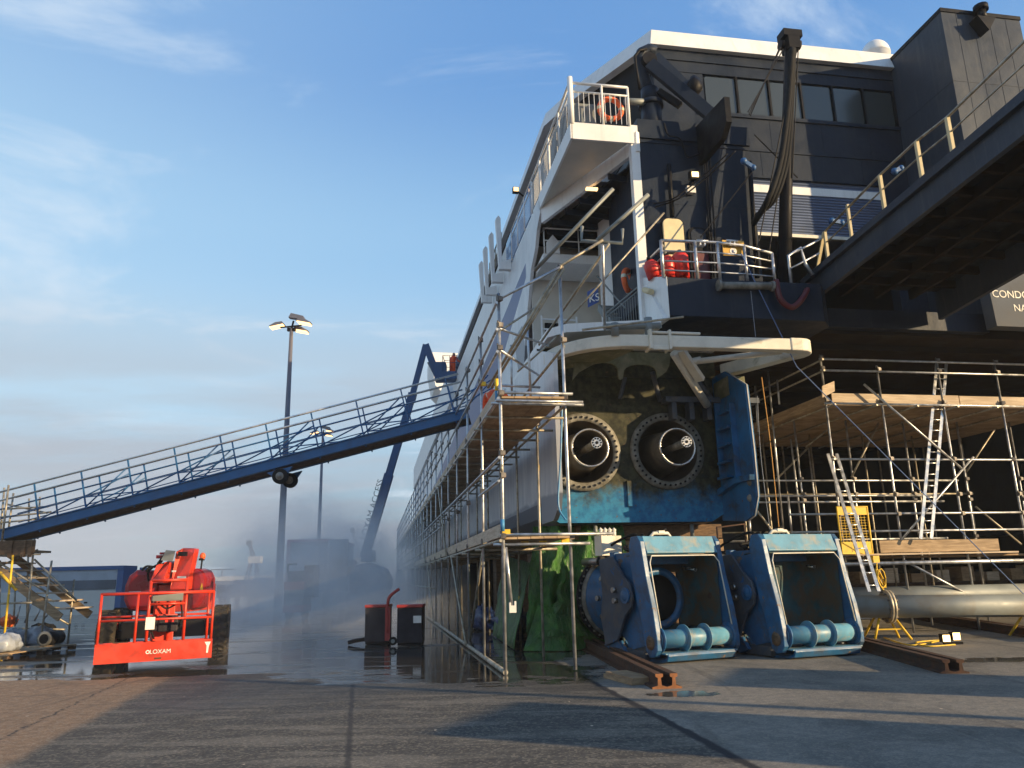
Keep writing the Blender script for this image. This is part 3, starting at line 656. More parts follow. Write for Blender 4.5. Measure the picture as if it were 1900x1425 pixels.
# bulwark of the mooring platform
TL = P(1222,513,'v',2.0); BL = P(1228,602,'v',2.0)
mb = MB(S).prism([(4.2,2.0,7.2),(8.0,2.0,7.2),(8.35,2.4,7.2),(8.35,3.74,7.2),(4.2,3.74,7.2)], (0,0,TL.z-7.2)); bw = fp(mb, 'stern_bulwark', M['navy'], bevel=.02)
MB(S).prism([(4.08,2.02,7.1),(4.195,1.98,7.1),(4.195,1.98,TL.z+.0),(4.08,3.2,TL.z+.45),(4.08,3.5,7.1)], (-.01,0,0)).build('white_side_plate', M['white'], bw)
q0 = P(1203,540,'u',4.05); MB(S).tube((4.03,q0.y-.25,q0.z-.12),(4.03,q0.y+.2,q0.z+.1),.07,10).build('tube_lamp', M['creamdoor'], bw)
fz0 = P(1335,530,'v',1.9); fz1 = P(1430,530,'v',1.9)
MB(S).tube((fz0.x,1.88,fz0.z),(fz1.x,1.88,fz1.z-.02),.085,12).cyl((fz0.x-.05,1.88,fz0.z),(1,0,0),.13,.06,16).cyl((fz1.x,1.88,fz1.z-.02),(1,0,0),.12,.06,16).build('fairlead_roller', M['flange'], bw)
RT = TL.z
rl = [P(1226,446,'v',2.05),P(1330,450,'v',2.05),P(1380,456,'v',2.05),P(1432,470,'v',2.05)]
mb = MB(S); rail_x = [(p.x, 2.05) for p in rl]
heights = [rl[0].z-RT, rl[1].z-RT, rl[2].z-RT, rl[3].z-RT]
for f_ in (1.0,.72,.45,.2):
    pts = [(4.25,3.15,RT+heights[0]*f_-.0),(4.3,2.35,RT+heights[0]*f_)] + [(x,v,RT+h*f_) for (x,v),h in zip(rail_x,heights)]
    mb.path(pts, .035 if f_ == 1 else .022, 8)
for i in range(4): mb.tube((rail_x[i][0],2.05,RT),(rail_x[i][0],2.05,RT+heights[i]),.04,8)
x_ = P(1250,0,'v',2.05).x; mb.tube((x_,2.05,RT),(x_,2.05,RT+heights[0]),.045,8)
fp(mb, 'bow_rail', M['galv']).name = 'stern_rail'
sy0 = P(1340,476,'v',2.2); sy1 = P(1377,450,'v',2.2)
sg2 = fp(MB(S).bx(sy0.x,sy1.x,2.12,2.15,sy0.z,sy1.z), 'stow_sign', M['signyellow'])
letters('STOW', S((sy0.x+sy1.x)/2,2.112,sy1.z-.16), U, Z, .13, M['ink'], sg2, align='CENTER')
MB(S).cyl(((sy0.x+sy1.x)/2-.02,2.118,(sy0.z+sy1.z)/2-.08),(0,-1,0),.085,.006,20).build('round_badge', M['paper'], sg2)
letters('K', S((sy0.x+sy1.x)/2-.06,2.105,(sy0.z+sy1.z)/2-.13), U, Z, .12, M['signblue'], sg2)
for x in (1303,1358):
    p = P(x,447,'v',2.05); fp(MB(S).tube((p.x-.14,2.05,p.z),(p.x+.14,2.05,p.z),.03,8).bx(p.x-.07,p.x-.04,2.03,2.07,p.z-.12,p.z).bx(p.x+.04,p.x+.07,2.03,2.07,p.z-.12,p.z), 'rail_roller', M['galv'])
# recessed wall above the vehicle opening
vw = 5.55
mb = MB(S).bx(7.27, 13.72, vw, vw+.2, 12.9, 14.85).bx(5.7, 13.72, vw-.02, vw+.2, 16.25, 17.0).bx(7.0,13.72,vw-.05,vw+.2,14.85,14.97).bx(7.27,13.72,vw-.03,vw+.2,13.75,13.82)
mb.bx(5.72, 7.28, vw, vw+.2, 12.7, 16.25).bx(5.75,13.72,vw-.06,vw-.02,16.62,16.68).bx(7.28,13.72,vw+.1,vw+.2,14.97,16.25)
for u_ in (8.9,10.6,12.2): mb.bx(u_,u_+.016,vw-.007,vw,12.95,13.75).bx(u_+.4,u_+.416,vw-.007,vw,13.82,14.85)
fp(mb, 'aft_upper_wall', M['navy'])
for i in range(6):
    a, b_ = 7.34+i*1.06, 7.34+(i+1)*1.06-.09
    wf = fp(MB(S).prism(rrect(a,b_,15.02,16.2,.08,vw+.03), (0,.02,0)), 'window', M['win'])
    MB(S).bx(b_+.015,b_+.075,vw-.03,vw+.1,14.97,16.25).build('mullion', M['black'], wf)
mb = MB(S); zz = 11.15
while zz < 12.85: mb.prism([(7.6,vw+.1,zz),(7.6,vw+.06,zz+.03),(7.6,vw+.1,zz+.09)], (5.2,0,0)); zz += .09
mb.bx(7.6,12.8,vw+.1,vw+.14,11.15,12.9)
sh = fp(mb, 'roller_shutter', M['shutter'])
MB(S).bx(7.6,12.8,vw+.02,vw+.16,11.05,11.15).build('shutter_sill', M['guard'], sh)
fp(MB(S).bx(7.26,7.6,vw-.05,vw+.3,8.2,12.95), 'opening_jamb', M['navy'])
fp(MB(S).bx(12.8,13.7,vw-.05,vw+.3,8.2,12.95), 'opening_jamb', M['navy'])
mb = MB(S).bx(7.27,13.7,18,18.2,8,13).bx(7.0,7.26,5.9,18,8,13).bx(13.7,13.9,5.9,18,8,13).bx(7.0,13.9,3.9,18,7.85,8.05).bx(7.27,13.7,5.9,18,12.95,13.1)
fp(mb, 'vehicle_deck', M['black'])
# funnel casing
ft, fb = P(1745,18,'v',3.2), P(1790,290,'v',3.2)
mb = MB(S).bx(13.72, 16.35, 3.2, 9.0, 7.76, 17.35)
for k in range(4): mb.bx(14.2+k*.55,14.215+k*.55,3.192,3.2,8,17.3)
for z_ in (10.2,12.6,15.0): mb.bx(13.72,16.35,3.193,3.2,z_,z_+.015).bx(13.712,13.72,3.2,5.5,z_,z_+.015)
fc = fp(mb, 'funnel_casing', M['boxgrey'])
mb = MB(S).bx(13.70,16.37,3.17,9.02,17.30,17.42); mb.build('casing_rim', M['black'], fc)
vp = P(1818,42,'v',3.1); MB(S).prism([(vp.x-.3,3.18,vp.z),(vp.x+.3,3.18,vp.z),(vp.x,3.18,vp.z-.45)],(0,-.35,0)).cyl((vp.x,2.98,vp.z),(0,0,1),.12,.3,12).cyl((vp.x,2.98,vp.z+.3),(0,0,1),.2,.16,12).build('exhaust_horn', M['black'], fc)
# name board block
n0 = P(1835,520,'v',3.2); mb = MB(S).prism([(13.36,3.2,7.55),(13.30,3.2,9.1),(22.9,3.2,9.1),(22.9,3.2,7.55)],(0,-.35,0)); nb = fp(mb, 'name_board', M['nameboard'])
mb = MB(S).bx(13.62,16.2,4.4,4.6,7.1,9.2)
t0 = P(1842,551,'v',2.84); letters('CONDOR', S(t0.x,2.846,t0.z), U, Z, .285, M['guard'], nb)
t1 = P(1882,577,'v',2.84); letters('NASSAU', S(t1.x,2.846,t1.z), U, Z, .27, M['guard'], nb)
fp(MB(S).bx(8.36, 13.72, 3.5, 4.4, 7.6, 8.1), 'hinge_beam', M['navy'])
# vehicle ramp standing out over the quay
rs = .066
def RP(u, v, dz=0): return (u, v, 8.25+(3.2-v)*rs+dz)
ru0, ru1, rv1 = 8.3, 12.2, -7.5
mb = MB(S)
mb.prism([RP(ru0,3.2,.30),RP(ru0,rv1,.30),RP(ru0,rv1,.38),RP(ru0,3.2,.38)], (ru1-ru0,0,0))
ramp = fp(mb, 'stern_ramp', M['black'])
for uu, nm, lo in ((ru0,'side_girder',-.22),(ru1-.12,'side_girder',-.42)):
    MB(S).prism([RP(uu,3.3,lo),RP(uu,rv1,lo+.1),RP(uu,rv1,.62),RP(uu,3.3,.50)], (.12,0,0)).build(nm, M['boxgrey'], ramp)
MB(S).prism([RP(ru0-.1,3.0,.28),RP(ru0-.1,rv1,.34),RP(ru0-.1,rv1,.42),RP(ru0-.1,3.0,.36)], (.1,0,0)).build('rubbing_strip', M['boxgrey'], ramp)
for k in range(3): u_ = ru0+.98*(k+1); MB(S).prism([RP(u_,3.2,.05),RP(u_,rv1,.05),RP(u_,rv1,.30),RP(u_,3.2,.30)], (.09,0,0)).build('girder', M['under'], ramp)
for k in range(13): v_ = 2.6-k*.8; MB(S).prism([RP(ru0+.12,v_,.12),RP(ru0+.12,v_-.09,.12),RP(ru0+.12,v_-.09,.30),RP(ru0+.12,v_,.30)], (ru1-ru0-.24,0,0)).build('cross_rib', M['under'], ramp)
mb = MB(S)
pv = [P(x,y,'u',8.4) for x, y in ((1530,430),(1632,325),(1700,262),(1757,218))]
for f_ in (1.0,.55): mb.path([(8.4,p.y,RP(8.4,p.y,.6)[2]+(p.z-RP(8.4,p.y,.6)[2])*f_) for p in pv]+[RP(8.4,rv1,.6+1.0*f_)], .028 if f_ == 1 else .018, 8)
rr_ = mb.build('ramp_rail', M['galv_old'], ramp)
for i, p in enumerate(pv+[Vc((8.4,-4.6,0)),Vc((8.4,-6.4,0))]):
    b0_ = RP(8.4,p.y,.5); MB(S).bar(b0_,(8.4,p.y,p.z if p.z else RP(8.4,p.y,1.6)[2]),.09,.06).build('rail_post', M['creamdoor'], rr_)
b0_ = RP(8.4,pv[0].y+.5,.5); MB(S).bar(b0_, (8.4,pv[0].y+.02,pv[0].z), .07,.05).build('raker', M['creamdoor'], rr_)
p0 = P(1572,380,'u',8.4); MB(S).bar(RP(8.4,p0.y,.5),(8.4,p0.y,p0.z),.08,.05).build('rail_post', M['creamdoor'], rr_)
# gate rail beside the mast
mb = MB(S)
w0 = P(1468,530,'v',2.3); w1 = P(1462,475,'v',2.3); w2 = P(1485,460,'v',2.3); w3 = P(1494,490,'v',2.3)
mb.path([w0,w1,w2,w3,P(1508,510,'v',2.3)], .045, 8); mb.tube(w1, P(1530,440,'v',2.3), .03, 6); mb.tube(P(1464,500,'v',2.3), P(1520,470,'v',2.3), .025, 6)
fp(mb, 'hinge_rail', M['galv'])
# ramp hoist mast with its hose bundles
mv = 2.45
mb = MB(S); mp = [P(1455,540,'v',mv), P(1459,330,'v',mv), P(1466,75,'v',mv)]
mb.path(mp, .17, 10, r2=.13); ms = fp(mb, 'hoist_mast', M['black'])
tp = mp[2]; MB(S).bx(tp.x-.26,tp.x+.26,mv-.18,mv+.18,tp.z+.02,tp.z+.22).bx(tp.x-.16,tp.x+.16,mv-.2,mv+.2,tp.z-.35,tp.z).build('mast_head', M['black'], ms)
for s_ in (-1,1):
    c_ = P(1450 if s_ < 0 else 1480, 84, 'v', mv); MB(S).cyl((c_.x-.05,mv,c_.z),(1,0,0),.13,.1,14).build('pulley', M['black'], ms)
def hose(pts, r_, name, mat, parent): return MB(S).path(pts, r_, 8).build(name, mat, parent)
def sag(pts, n=8):                                       # smooth curve through points
    out = []; q = [Vc(p) for p in pts]; q = [q[0]]+q+[q[-1]]
    for i in range(1, len(q)-2):
        for k in range(n):
            t = k/n; a, b_, c_, d_ = q[i-1:i+3]
            out.append(.5*((2*b_)+(c_-a)*t+(2*a-5*b_+4*c_-d_)*t*t+(3*b_-a-3*c_+d_)*t**3))
    out.append(q[-2]); return out
for dx, r_ in ((0,.075),(7,.06),(13,.05)):
    hose(sag([P(1470+dx*.3,90,'v',2.2),P(1462+dx*.6,200,'v',2.15),P(1448+dx,300,'v',2.1),P(1425+dx,370,'v',2.2),P(1398+dx*.4,415-dx*1.2,'v',2.9)]), r_, 'hose', M['rubber'], ms)
for x0,y0,x1,y1,v1 in ((1449,88,1390,212,2.2),(1453,92,1388,208,2.2),(1446,90,1392,215,2.4),(1481,90,1470,330,2.3),(1478,95,1400,490,2.4),(1480,120,1425,480,2.4),(1400,250,1480,330,3.0),(1395,320,1300,440,2.4)):
    a = P(x0,y0,'v',2.3); c_ = P(x1,y1,'v',v1); MB(S).tube(a,c_,.016,5).build('hoist_wire', M['black'], ms)
hose(sag([P(1440,520,'v',1.85),P(1448,555,'v',1.8),P(1470,570,'v',1.8),P(1490,552,'v',1.8),P(1500,530,'v',2.2)]), .07, 'red_hose', M['doorred'], ferry)
hose(sag([P(1232,228,'v',3.1),P(1240,250,'v',3.1),P(1262,258,'v',3.1),P(1275,290,'v',3.1),P(1300,285,'v',3.1)]), .025, 'cable', M['black'], ferry)
hose(sag([P(1213,378,'v',3.0),P(1250,368,'v',2.6),P(1300,330,'v',2.4),P(1350,285,'v',2.0)]), .02, 'cable', M['black'], ferry)
hose(sag([P(1216,384,'v',3.0),P(1260,368,'v',2.6),P(1310,330,'v',2.4),P(1365,280,'v',2.0)]), .02, 'cable', M['black'], ferry)
# knuckle crane on the block
cv = 3.5
def K(x, y, v=cv): return P(x, y, 'v', v)
mb = MB(S); a = K(1210,228); mb.cyl((a.x,cv,a.z-.3),(0,0,1),.27,.75,20); mb.cyl((a.x,cv,a.z+.45),(0,0,1),.33,.12,20); mb.cyl((a.x,cv,a.z+.57),(0,0,1),.24,.4,20)
cr = fp(mb, 'deck_crane', M['navy'])
MB(S).path([K(1209,185),K(1198,150),K(1186,112),K(1190,98),K(1203,92),K(1216,96)], .15, 8).build('crane_column', M['navy'], cr)
MB(S).path([K(1187,165,3.3),K(1180,125,3.3),K(1178,104,3.3),K(1187,93,3.3),K(1200,91,3.3)], .04, 8).build('crane_hose', M['black'], cr)
MB(S).cyl(K(1206,108,3.2),(0,1,0),.2,.6,18).build('knuckle', M['black'], cr)
MB(S).bar(K(1206,120,3.25),K(1322,216,2.6),.22,.3).build('crane_jib', M['navy'], cr)
MB(S).bar(K(1218,105,3.3),K(1285,170,2.9),.16,.2).build('crane_ram', M['boxgrey'], cr)
MB(S).bar(K(1222,170,3.3),K(1262,196,3.1),.14,.16).build('crane_link', M['black'], cr)
MB(S).ball(K(1288,160,2.8),.22,.2,.26,10,jit=.18).build('winch', M['black'], cr)
MB(S).tube(K(1160,188,3.3),K(1206,190,3.4),.09,10).build('slew_ram', M['palegrey'], cr)
for y_, x_ in ((200,1216),(186,1219)): pass
# side gear forward: evacuation brackets, flood lamp
for x,y,h_ in ((926,470,1.5),(913,495,1.45),(902,520,1.5),(894,535,1.25)):
    p = P(x,y,'u',2.0); mb = MB(S)
    mb.prism([(2.0,p.y,p.z-.6),(2.44,p.y,p.z-.6),(2.44,p.y,p.z-.2),(2.1,p.y,p.z-.3),(2.08,p.y,p.z+h_-.1),(2.0,p.y,p.z+h_),(1.9,p.y,p.z+h_-.15)], (0,.22,0)); fp(mb, 'evacuation_bracket', M['white'])
p = P(957,353,'u',2.2); f_ = fp(MB(S).bx(2.1,2.3,p.y-.05,p.y+.12,p.z-.08,p.z+.1).tube((2.3,p.y+.1,p.z),(2.5,p.y+.2,p.z-.1),.03,6), 'side_floodlight', M['black'])
MB(S).bx(2.12,2.28,p.y-.066,p.y-.052,p.z-.06,p.z+.08).build('lamp_glass', M['lampglow'], f_)
p = P(935,450,'u',2.3); railing([(2.2,p.y,p.z-.4),(2.2,p.y+3,p.z-.4)], .8, (.4,.8), .8, .02).build('side_rail', M['galv_old'], ferry)
# ------------------------------------------------------------------ scaffold along the hull
def coupler_mesh():
    mb = MB(); mb.bx(-.045,.045,-.05,.05,-.04,.04).bx(-.06,.02,-.035,.035,-.05,.05); mb.tube((.0,.05,0),(.0,.1,.0),.016,6); mb.tube((-.05,0,.04),(-.05,0,.085),.014,6)
    o = mb.build('coupler', M['clamp']); me = o.data; bpy.data.objects.remove(o); return me
COUP = coupler_mesh()
TR = .0275
sc1 = thing('scaffold', 'long galvanised tube scaffold with two board decks running down the ferry side', 'scaffold', S(.6, 30, 0))
BAY = 2.6; NB = 28; UI = 1.23
def upright(parent, u, v, z0, z1, mat, r=TR, coup=(), lean=0):
    ln = random.uniform(-.018,.018); mb = MB(S).path([(u,v,z0),(u+ln*.6,v+ln,(z0+z1)/2),(u+lean,v,z1)], r, 8); o = mb.build('upright', mat, parent)
    for z in coup: share('coupler', COUP, o, S(u, v-.03, z), (0,0,random.uniform(-.4,.4)+TH))
    return o
lv_o = [2.24, 3.30, 3.70, 4.80, 5.66, 6.10, 6.62]
for i in range(NB):
    v = i*BAY; near = i < 9
    top = 6.8 if i % 2 == 0 else 6.72
    upright(sc1, 0, v, 0, top, M['galv'], TR*1.12 if i == 0 else TR, lv_o if near else ())
    if i == 0: upright(sc1, UI+.02, 0.17, .02, 7.5, M['galv'], TR*1.12, (2.22,4.78,5.9,7.36))
    else: upright(sc1, UI, v+.1, 0, (4.9 if i == 1 else 6.2), M['galv_old'], TR, (2.24, 4.78) if near else ())
SEG = 5
for z in (2.21, 3.26, 3.66, 4.74, 5.62, 6.05, 6.57):
    for k in range(0, NB-1, SEG):
        v0, v1 = k*BAY-(.12 if k == 0 else .0), min((k+SEG)*BAY, (NB-1)*BAY)
        if z in (3.26,) and k == 0: v0, v1 = .0, 2.7
        MB(S).tube((-.055,v0,z),(-.055,v1,z), TR, 8).build('ledger', M['galv'] if z > 3 else M['galv_old'], sc1)
for z in (1.25, 2.75, 4.2, 5.2):
    for k in range(8 if z > 2 else 6, NB-1, SEG): MB(S).tube((-.055,k*BAY,z),(-.055,min((k+SEG)*BAY,(NB-1)*BAY),z), TR, 6).build('ledger', M['galv_old'], sc1)
for z in (2.19, 4.72, 5.85):
    for k in range(0, NB-1, SEG):
        MB(S).tube((UI+.055,k*BAY+(.2 if k == 0 else 0),z),(UI+.055,min((k+SEG)*BAY,(NB-1)*BAY),z), TR, 8).build('ledger', M['galv_old'], sc1)
MB(S).tube((.0,-.02,.045),(.0,20.5,.045), .045, 10).build('base_tube', M['galv_old'], sc1)
for i in range(NB):
    for z in (2.15, 4.68):
        if i > 13 and z < 3: continue
        MB(S).tube((-.16,i*BAY+.06,z),(UI+.35,i*BAY+.06,z), TR, 8).build('transom', M['galv_old'] if i else M['galv'], sc1)
    if i < 5:
        MB(S).tube((-.1,i*BAY+1.3,4.68),(UI+.3,i*BAY+1.3,4.68), TR, 8).build('transom', M['galv_old'], sc1)
for k in range(0, NB-1, 3):
    for z, m_ in ((4.715,'board'),(2.19,'board')):
        if z < 3 and k > 15: continue
        for j in range(5):
            v0, v1 = k*BAY+(.05 if k else -.05), min((k+3)*BAY, (NB-1)*BAY)-.02
            MB(S).bx(.02+j*.236, .245+j*.236, v0, v1, z+.045+.002*j, z+.083+.002*j).build('board', M['board'], sc1)
    for z in (4.81, 2.285):
        MB(S).bx(-.02, .015, k*BAY+.06, min((k+3)*BAY, (NB-1)*BAY)-.03, z, z+.225).build('toe_board', M['boardpale'], sc1)
for k in range(12):
    u, v = ((0, random.randint(0,4)*BAY) if k % 2 else (UI, random.randint(1,4)*BAY+.1)); z = random.uniform(.8,4.4); h_ = random.uniform(.1,.35)
    MB(S).tube((u,v,z),(u,v,z+h_), TR*1.06, 8).build('paint_band', M[('yellow','bluepaint','galv_old')[k % 3]], sc1)
# front guard tubes at the near end, braces and odd fittings
def SP(x, y, v): p = P(x, y, 'v', v); return (p.x, p.y, p.z)
for a, b_ in (((-.06,-.06,2.31),(UI+.75,-.03,2.31)),((-.06,-.06,4.86),(UI+.12,-.05,4.86)),((-.1,-.1,4.70),(UI+.3,-.08,4.70)),((.0,-.06,6.66),(UI-.02,-.0,7.38)),((-.05,2.55,5.66),(UI+.1,2.7,5.66)),((0,-.06,6.08),(UI+.3,2.6,6.6)),((0,-.06,5.66),(UI+.2,3.3,6.1))):
    MB(S).tube(a, b_, TR, 8).build('guard_tube', M['galv'], sc1)
for k in range(4):
    MB(S).tube((.18+k*.27,-.082,4.70),(.30+k*.27,-.080,4.70), TR*1.12, 8).build('yellow_band', M['yellow'] if k != 1 else M['bluepaint'], sc1)
for u, v, z in ((.05,-.05,2.36),(1.14,.1,2.2),(.02,2.5,5.66),(.5,.6,2.18),(.78,.3,2.17)):
    MB(S).bx(u-.07,u+.07,v-.03,v+.03,z-.045,z+.045).build('yellow_fitting', M['yellow'], sc1)
MB(S).tube((-.03,.2,4.95),(-.03,.2,5.18),TR*1.3,8).build('yellow_fitting', M['yellow'], sc1)
MB(S).tube((-.03,.2,4.75),(-.03,.2,4.95),TR*1.3,8).build('blue_fitting', M['bluepaint'], sc1)
MB(S).tube((-.05,-.3,2.36),(-.05,-.3,2.56),TR*1.3,8).build('blue_fitting', M['bluepaint'], sc1)
for x0,y0,v0,x1,y1,v1,r_ in ((992,502,2.2,1138,350,1.2,.045),(1040,493,0.05,1118,446,.3,.03),(1108,446,.3,1203,361,.0,.045),(1048,600,2.0,1232,395,2.0,.022),(905,720,1.5,1042,492,0.0,.03),(912,720,1.6,1046,498,.0,.03),(1000,640,3.0,1130,452,.2,.026),(930,612,0.,1010,560,2.0,.024),(960,690,3.,1050,610,3.,.022),(1080,612,1.7,1268,588,1.4,.026)):
    MB(S).tube(SP(x0,y0,v0), SP(x1,y1,v1), r_, 8).build('raking_tube', M['galv_old'] if r_ < .04 else M['palegrey'], sc1)
MB(S).path([SP(1080,420,.7),SP(1079,447,.7),SP(1155,451,.2),SP(1155,425,.2)], .038, 8).build('crossbar', M['palegrey'], sc1)
MB(S).tube(SP(1118,455,.25), SP(1122,612,1.8), .03, 8).build('guard_tube', M['galv'], sc1)
for x0,y0,x1,y1,v in ((978,595,985,740,2.6),(948,640,950,735,4.5)): MB(S).tube(SP(x0,y0,v),SP(x1,y1,v),TR,8).build('guard_tube', M['galv'], sc1)
for i in range(2, NB-1, 2):
    a, b_ = ((-.08,i*BAY,0.1),(-.08,i*BAY+3.6,2.2)) if i % 4 else ((-.08,i*BAY,2.3),(-.08,i*BAY+3.2,4.7))
    MB(S).tube(a, b_, TR, 6).build('brace', M['galv_old'], sc1)
MB(S).tube((.02,2.7,2.2),(-.02,4.9,0.2),TR,8).build('brace', M['galv_old'], sc1)
# tied-up strap with a pale clip, leaning by the first upright
MB(S).tube((.05,.02,2.1),(.14,.08,1.12),.03,8).build('short_tube', M['galv'], sc1)
MB(S).bx(.10,.22,.05,.11,1.0,1.12).bx(.10,.13,.05,.11,1.12,1.17).bx(.19,.22,.05,.11,1.12,1.19).build('clip', M['paper'], sc1)
# ------------------------------------------------------------------ scaffold platform right of the hull, under the wet deck
VS = 4.6
sc2 = thing('scaffold', 'broad scaffold platform with pale toe boards standing under the dark ferry hull', 'scaffold', S(12, 6, 0))
xs0 = 9.42; ups = [9.42, 11.05, 12.9, 14.7, 16.5]
for j, v in enumerate((4.6, 6.6, 8.9, 11.0)):
    for i, u in enumerate(ups):
        z1 = (7.08, 6.92, 7.06, 7.06, 7.06)[i] if j == 0 else 5.9
        cps = (7.05,6.75,5.88,4.33,3.4,2.9,1.9) if j == 0 else (5.8,4.05,3.62,3.45,2.4) if j == 1 else ()
        upright(sc2, u + (.0 if j == 0 else .2*j), v, .03, z1, M['galv'] if j < 2 else M['galv_old'], TR*1.1, [z for z in cps if z < z1])
for z in (7.05, 6.74, 5.84, 4.36, 2.96, 2.52):
    a = 8.0 if z < 4 else 9.35
    MB(S).tube((a, 4.545, z),(17.2, 4.545, z), TR*1.1, 8).build('ledger', M['galv'], sc2)
for z in (4.05, 3.62, 3.45, 2.40):
    MB(S).tube((7.3, 6.54, z),(13.6+random.random(), 6.54, z), TR*1.1, 8).build('ledger', M['galv'], sc2)
for z in (2.75, 3.9): MB(S).tube((7.6, 8.85, z),(17, 8.85, z), TR, 8).build('ledger', M['galv_old'], sc2)
for u in ups[:1]:
    for z in (7.0, 6.7): MB(S).tube((u-.05,4.4,z),(u-.05,11.1,z), TR, 8).build('side_rail', M['galv_old'], sc2)
for u in (8.0, 8.6):
    MB(S).tube((u+.3,7.4,5.6),(u+.35,7.4,7.0), TR, 8).build('upright', M['galv'], sc2)
for i, u in enumerate((9.5,10.7,11.9,13.1,14.3,15.5)):
    MB(S).tube((u,4.3,5.76),(u,11.1,5.76), TR, 8).build('transom', M['galv_old'], sc2)
for k in range(28):
    v = 4.66+k*.232; MB(S).bx(9.3, 17.2, v, v+.224, 5.80+.002*(k % 2), 5.838+.002*(k % 2)).build('board', M['board'], sc2)
MB(S).bx(9.62, 13.4, 4.60, 4.637, 5.88, 6.13).build('toe_board', M['boardpale'], sc2)
MB(S).bx(13.43, 17.2, 4.60, 4.637, 5.88, 6.12).build('toe_board', M['boardpale'], sc2)
MB(S).bx(9.36, 9.40, 4.55, 11.0, 5.85, 6.08).build('toe_board', M['board'], sc2)
MB(S).prism([SP(1526,738,4.45),SP(1549,726,4.5),SP(1548,707,4.5),SP(1526,716,4.45)],(0,.04,0)).build('loose_board', M['boardpale'], sc2)
MB(S).bx(10.3, 13.7, 4.4, 4.438, 1.98, 2.28).build('toe_board', M['board'], sc2)
MB(S).bx(8.8, 14.2, 4.35, 4.6, 1.92, 1.96).build('board', M['boardpale'], sc2)
MB(S).bx(8.6, 17, 4.65, 6.4, 1.86, 1.9).build('board', M['ply'], sc2)
MB(S).tube((8.2,4.3,1.72),(17,4.3,1.72), .05, 10).build('ledger', M['galv'], sc2)
MB(S).tube((8.2,4.42,.42),(17,4.42,.42), TR, 8).build('ledger', M['galv'], sc2)
def RB(x0,y0,x1,y1,v0,v1=None,m_='galv',par=None):
    MB(S).tube(SP(x0,y0,v0),SP(x1,y1,v1 or v0),TR*1.1,8).build('brace', M[m_], par or sc2)
RB(1603,713,1784,869,4.4); RB(1672,1002,1806,848,4.4); RB(1678,1040,1812,1112,4.4); RB(1495,830,1580,760,8.0,m_='galv_old'); RB(1580,885,1630,785,6.5,m_='galv_old'); RB(1810,940,1895,1010,8.0,m_='galv_old'); RB(1440,890,1500,830,8,m_='galv_old'); RB(1400,942,1445,1000,5.0,m_='galv_old'); RB(1790,880,1850,790,7.5,m_='galv_old')
for x0,y0,x1,y1,v in ((1425,690,1455,1000,6.2),(1442,705,1446,750,6.2),(1467,815,1490,1000,7.0),(1462,920,1470,1000,5.2),(1500,830,1520,1000,8.5),(1390,955,1393,1000,4.8)):
    MB(S).tube(SP(x0,y0,v),SP(x1,y1,v),TR,8).build('upright', M['galv'], sc2)
# ladders
def ladder(x0,y0,x1,y1,v0,v1,wid,n,label,mat):
    a, b_ = Vc(SP(x1,y1,v1)), Vc(SP(x0,y0,v0)); t = thing('ladder', label, 'ladder', S(*a))
    for s_ in (0, wid): MB(S).bar((a.x+s_,a.y,a.z),(b_.x+s_,b_.y,b_.z),.035,.075,upd=(1,0,0)).build('stile', mat, t)
    for k in range(n): c_ = a+(b_-a)*(k+.5)/n; MB(S).tube((c_.x,c_.y,c_.z),(c_.x+wid,c_.y,c_.z),.016,6).build('rung', mat, t)
    return t
ladder(1738,675,1708,1000,4.9,4.1,.30,16,'tall bright aluminium ladder tied between the two right hand scaffold decks', M['alu'])
ladder(1536,842,1613,1098,4.2,3.0,.24,12,'shorter aluminium ladder leaning beside the yellow mesh gate', M['alu'])
# yellow mesh gate panel
gA = Vc(SP(1563,1028,4.1)); gB = Vc(SP(1608,940,4.1)); t = thing('mesh_gate', 'yellow framed mesh gate panel clipped behind the short ladder', 'gate', S(*gA))
mb = MB(S); mb.path([gA,(gB.x,4.1,gA.z),(gB.x,4.1,gB.z),(gA.x,4.1,gB.z)], .025, 8, closed=True); mb.bar((gA.x,4.1,gA.z+.15),(gB.x,4.1,gA.z+.15),.02,.28).bar((gA.x,4.1,gB.z-.1),(gB.x,4.1,gB.z-.1),.02,.2); mb.build('frame', M['yellow'], t)
mb = MB(S)
for k in range(1, 9): x_ = gA.x+(gB.x-gA.x)*k/9; mb.bar((x_,4.12,gA.z+.28),(x_,4.12,gB.z-.2),.008,.008)
for k in range(1, 10): z_ = gA.z+.28+(gB.z-gA.z-.48)*k/10; mb.bar((gA.x,4.12,z_),(gB.x,4.12,z_),.008,.008)
mb.build('mesh', M['yellow'], t)
# ropes
def rope(name, pts, r_, mat, label): return tag(MB(S).path(pts, r_, 5).build(name, mat), label, 'rope')
rope('rope', [SP(1375,470,1.9),SP(1478,680,1.9),SP(1900,1103,3.2)], .012, M['bluerope'], 'thin pale blue line running diagonally from the stern rail down past the right scaffold')
rope('rope', sag([SP(1413,700,3.2),SP(1430,830,3.2),SP(1448,1010,3.2)]), .012, M['orangerope'], 'thin orange rope hanging just right of the blue fin')
rope('rope', sag([SP(1405,735,3.2),SP(1412,850,3.2),SP(1432,1010,3.2)]), .009, M['rope'], 'thin grey rope hanging beside the orange rope')
rope('rope', [SP(1393,540,1.85),SP(1402,625,1.7)], .008, M['rope'], 'short grey cord hanging from the bulwark roller to the stern guard')
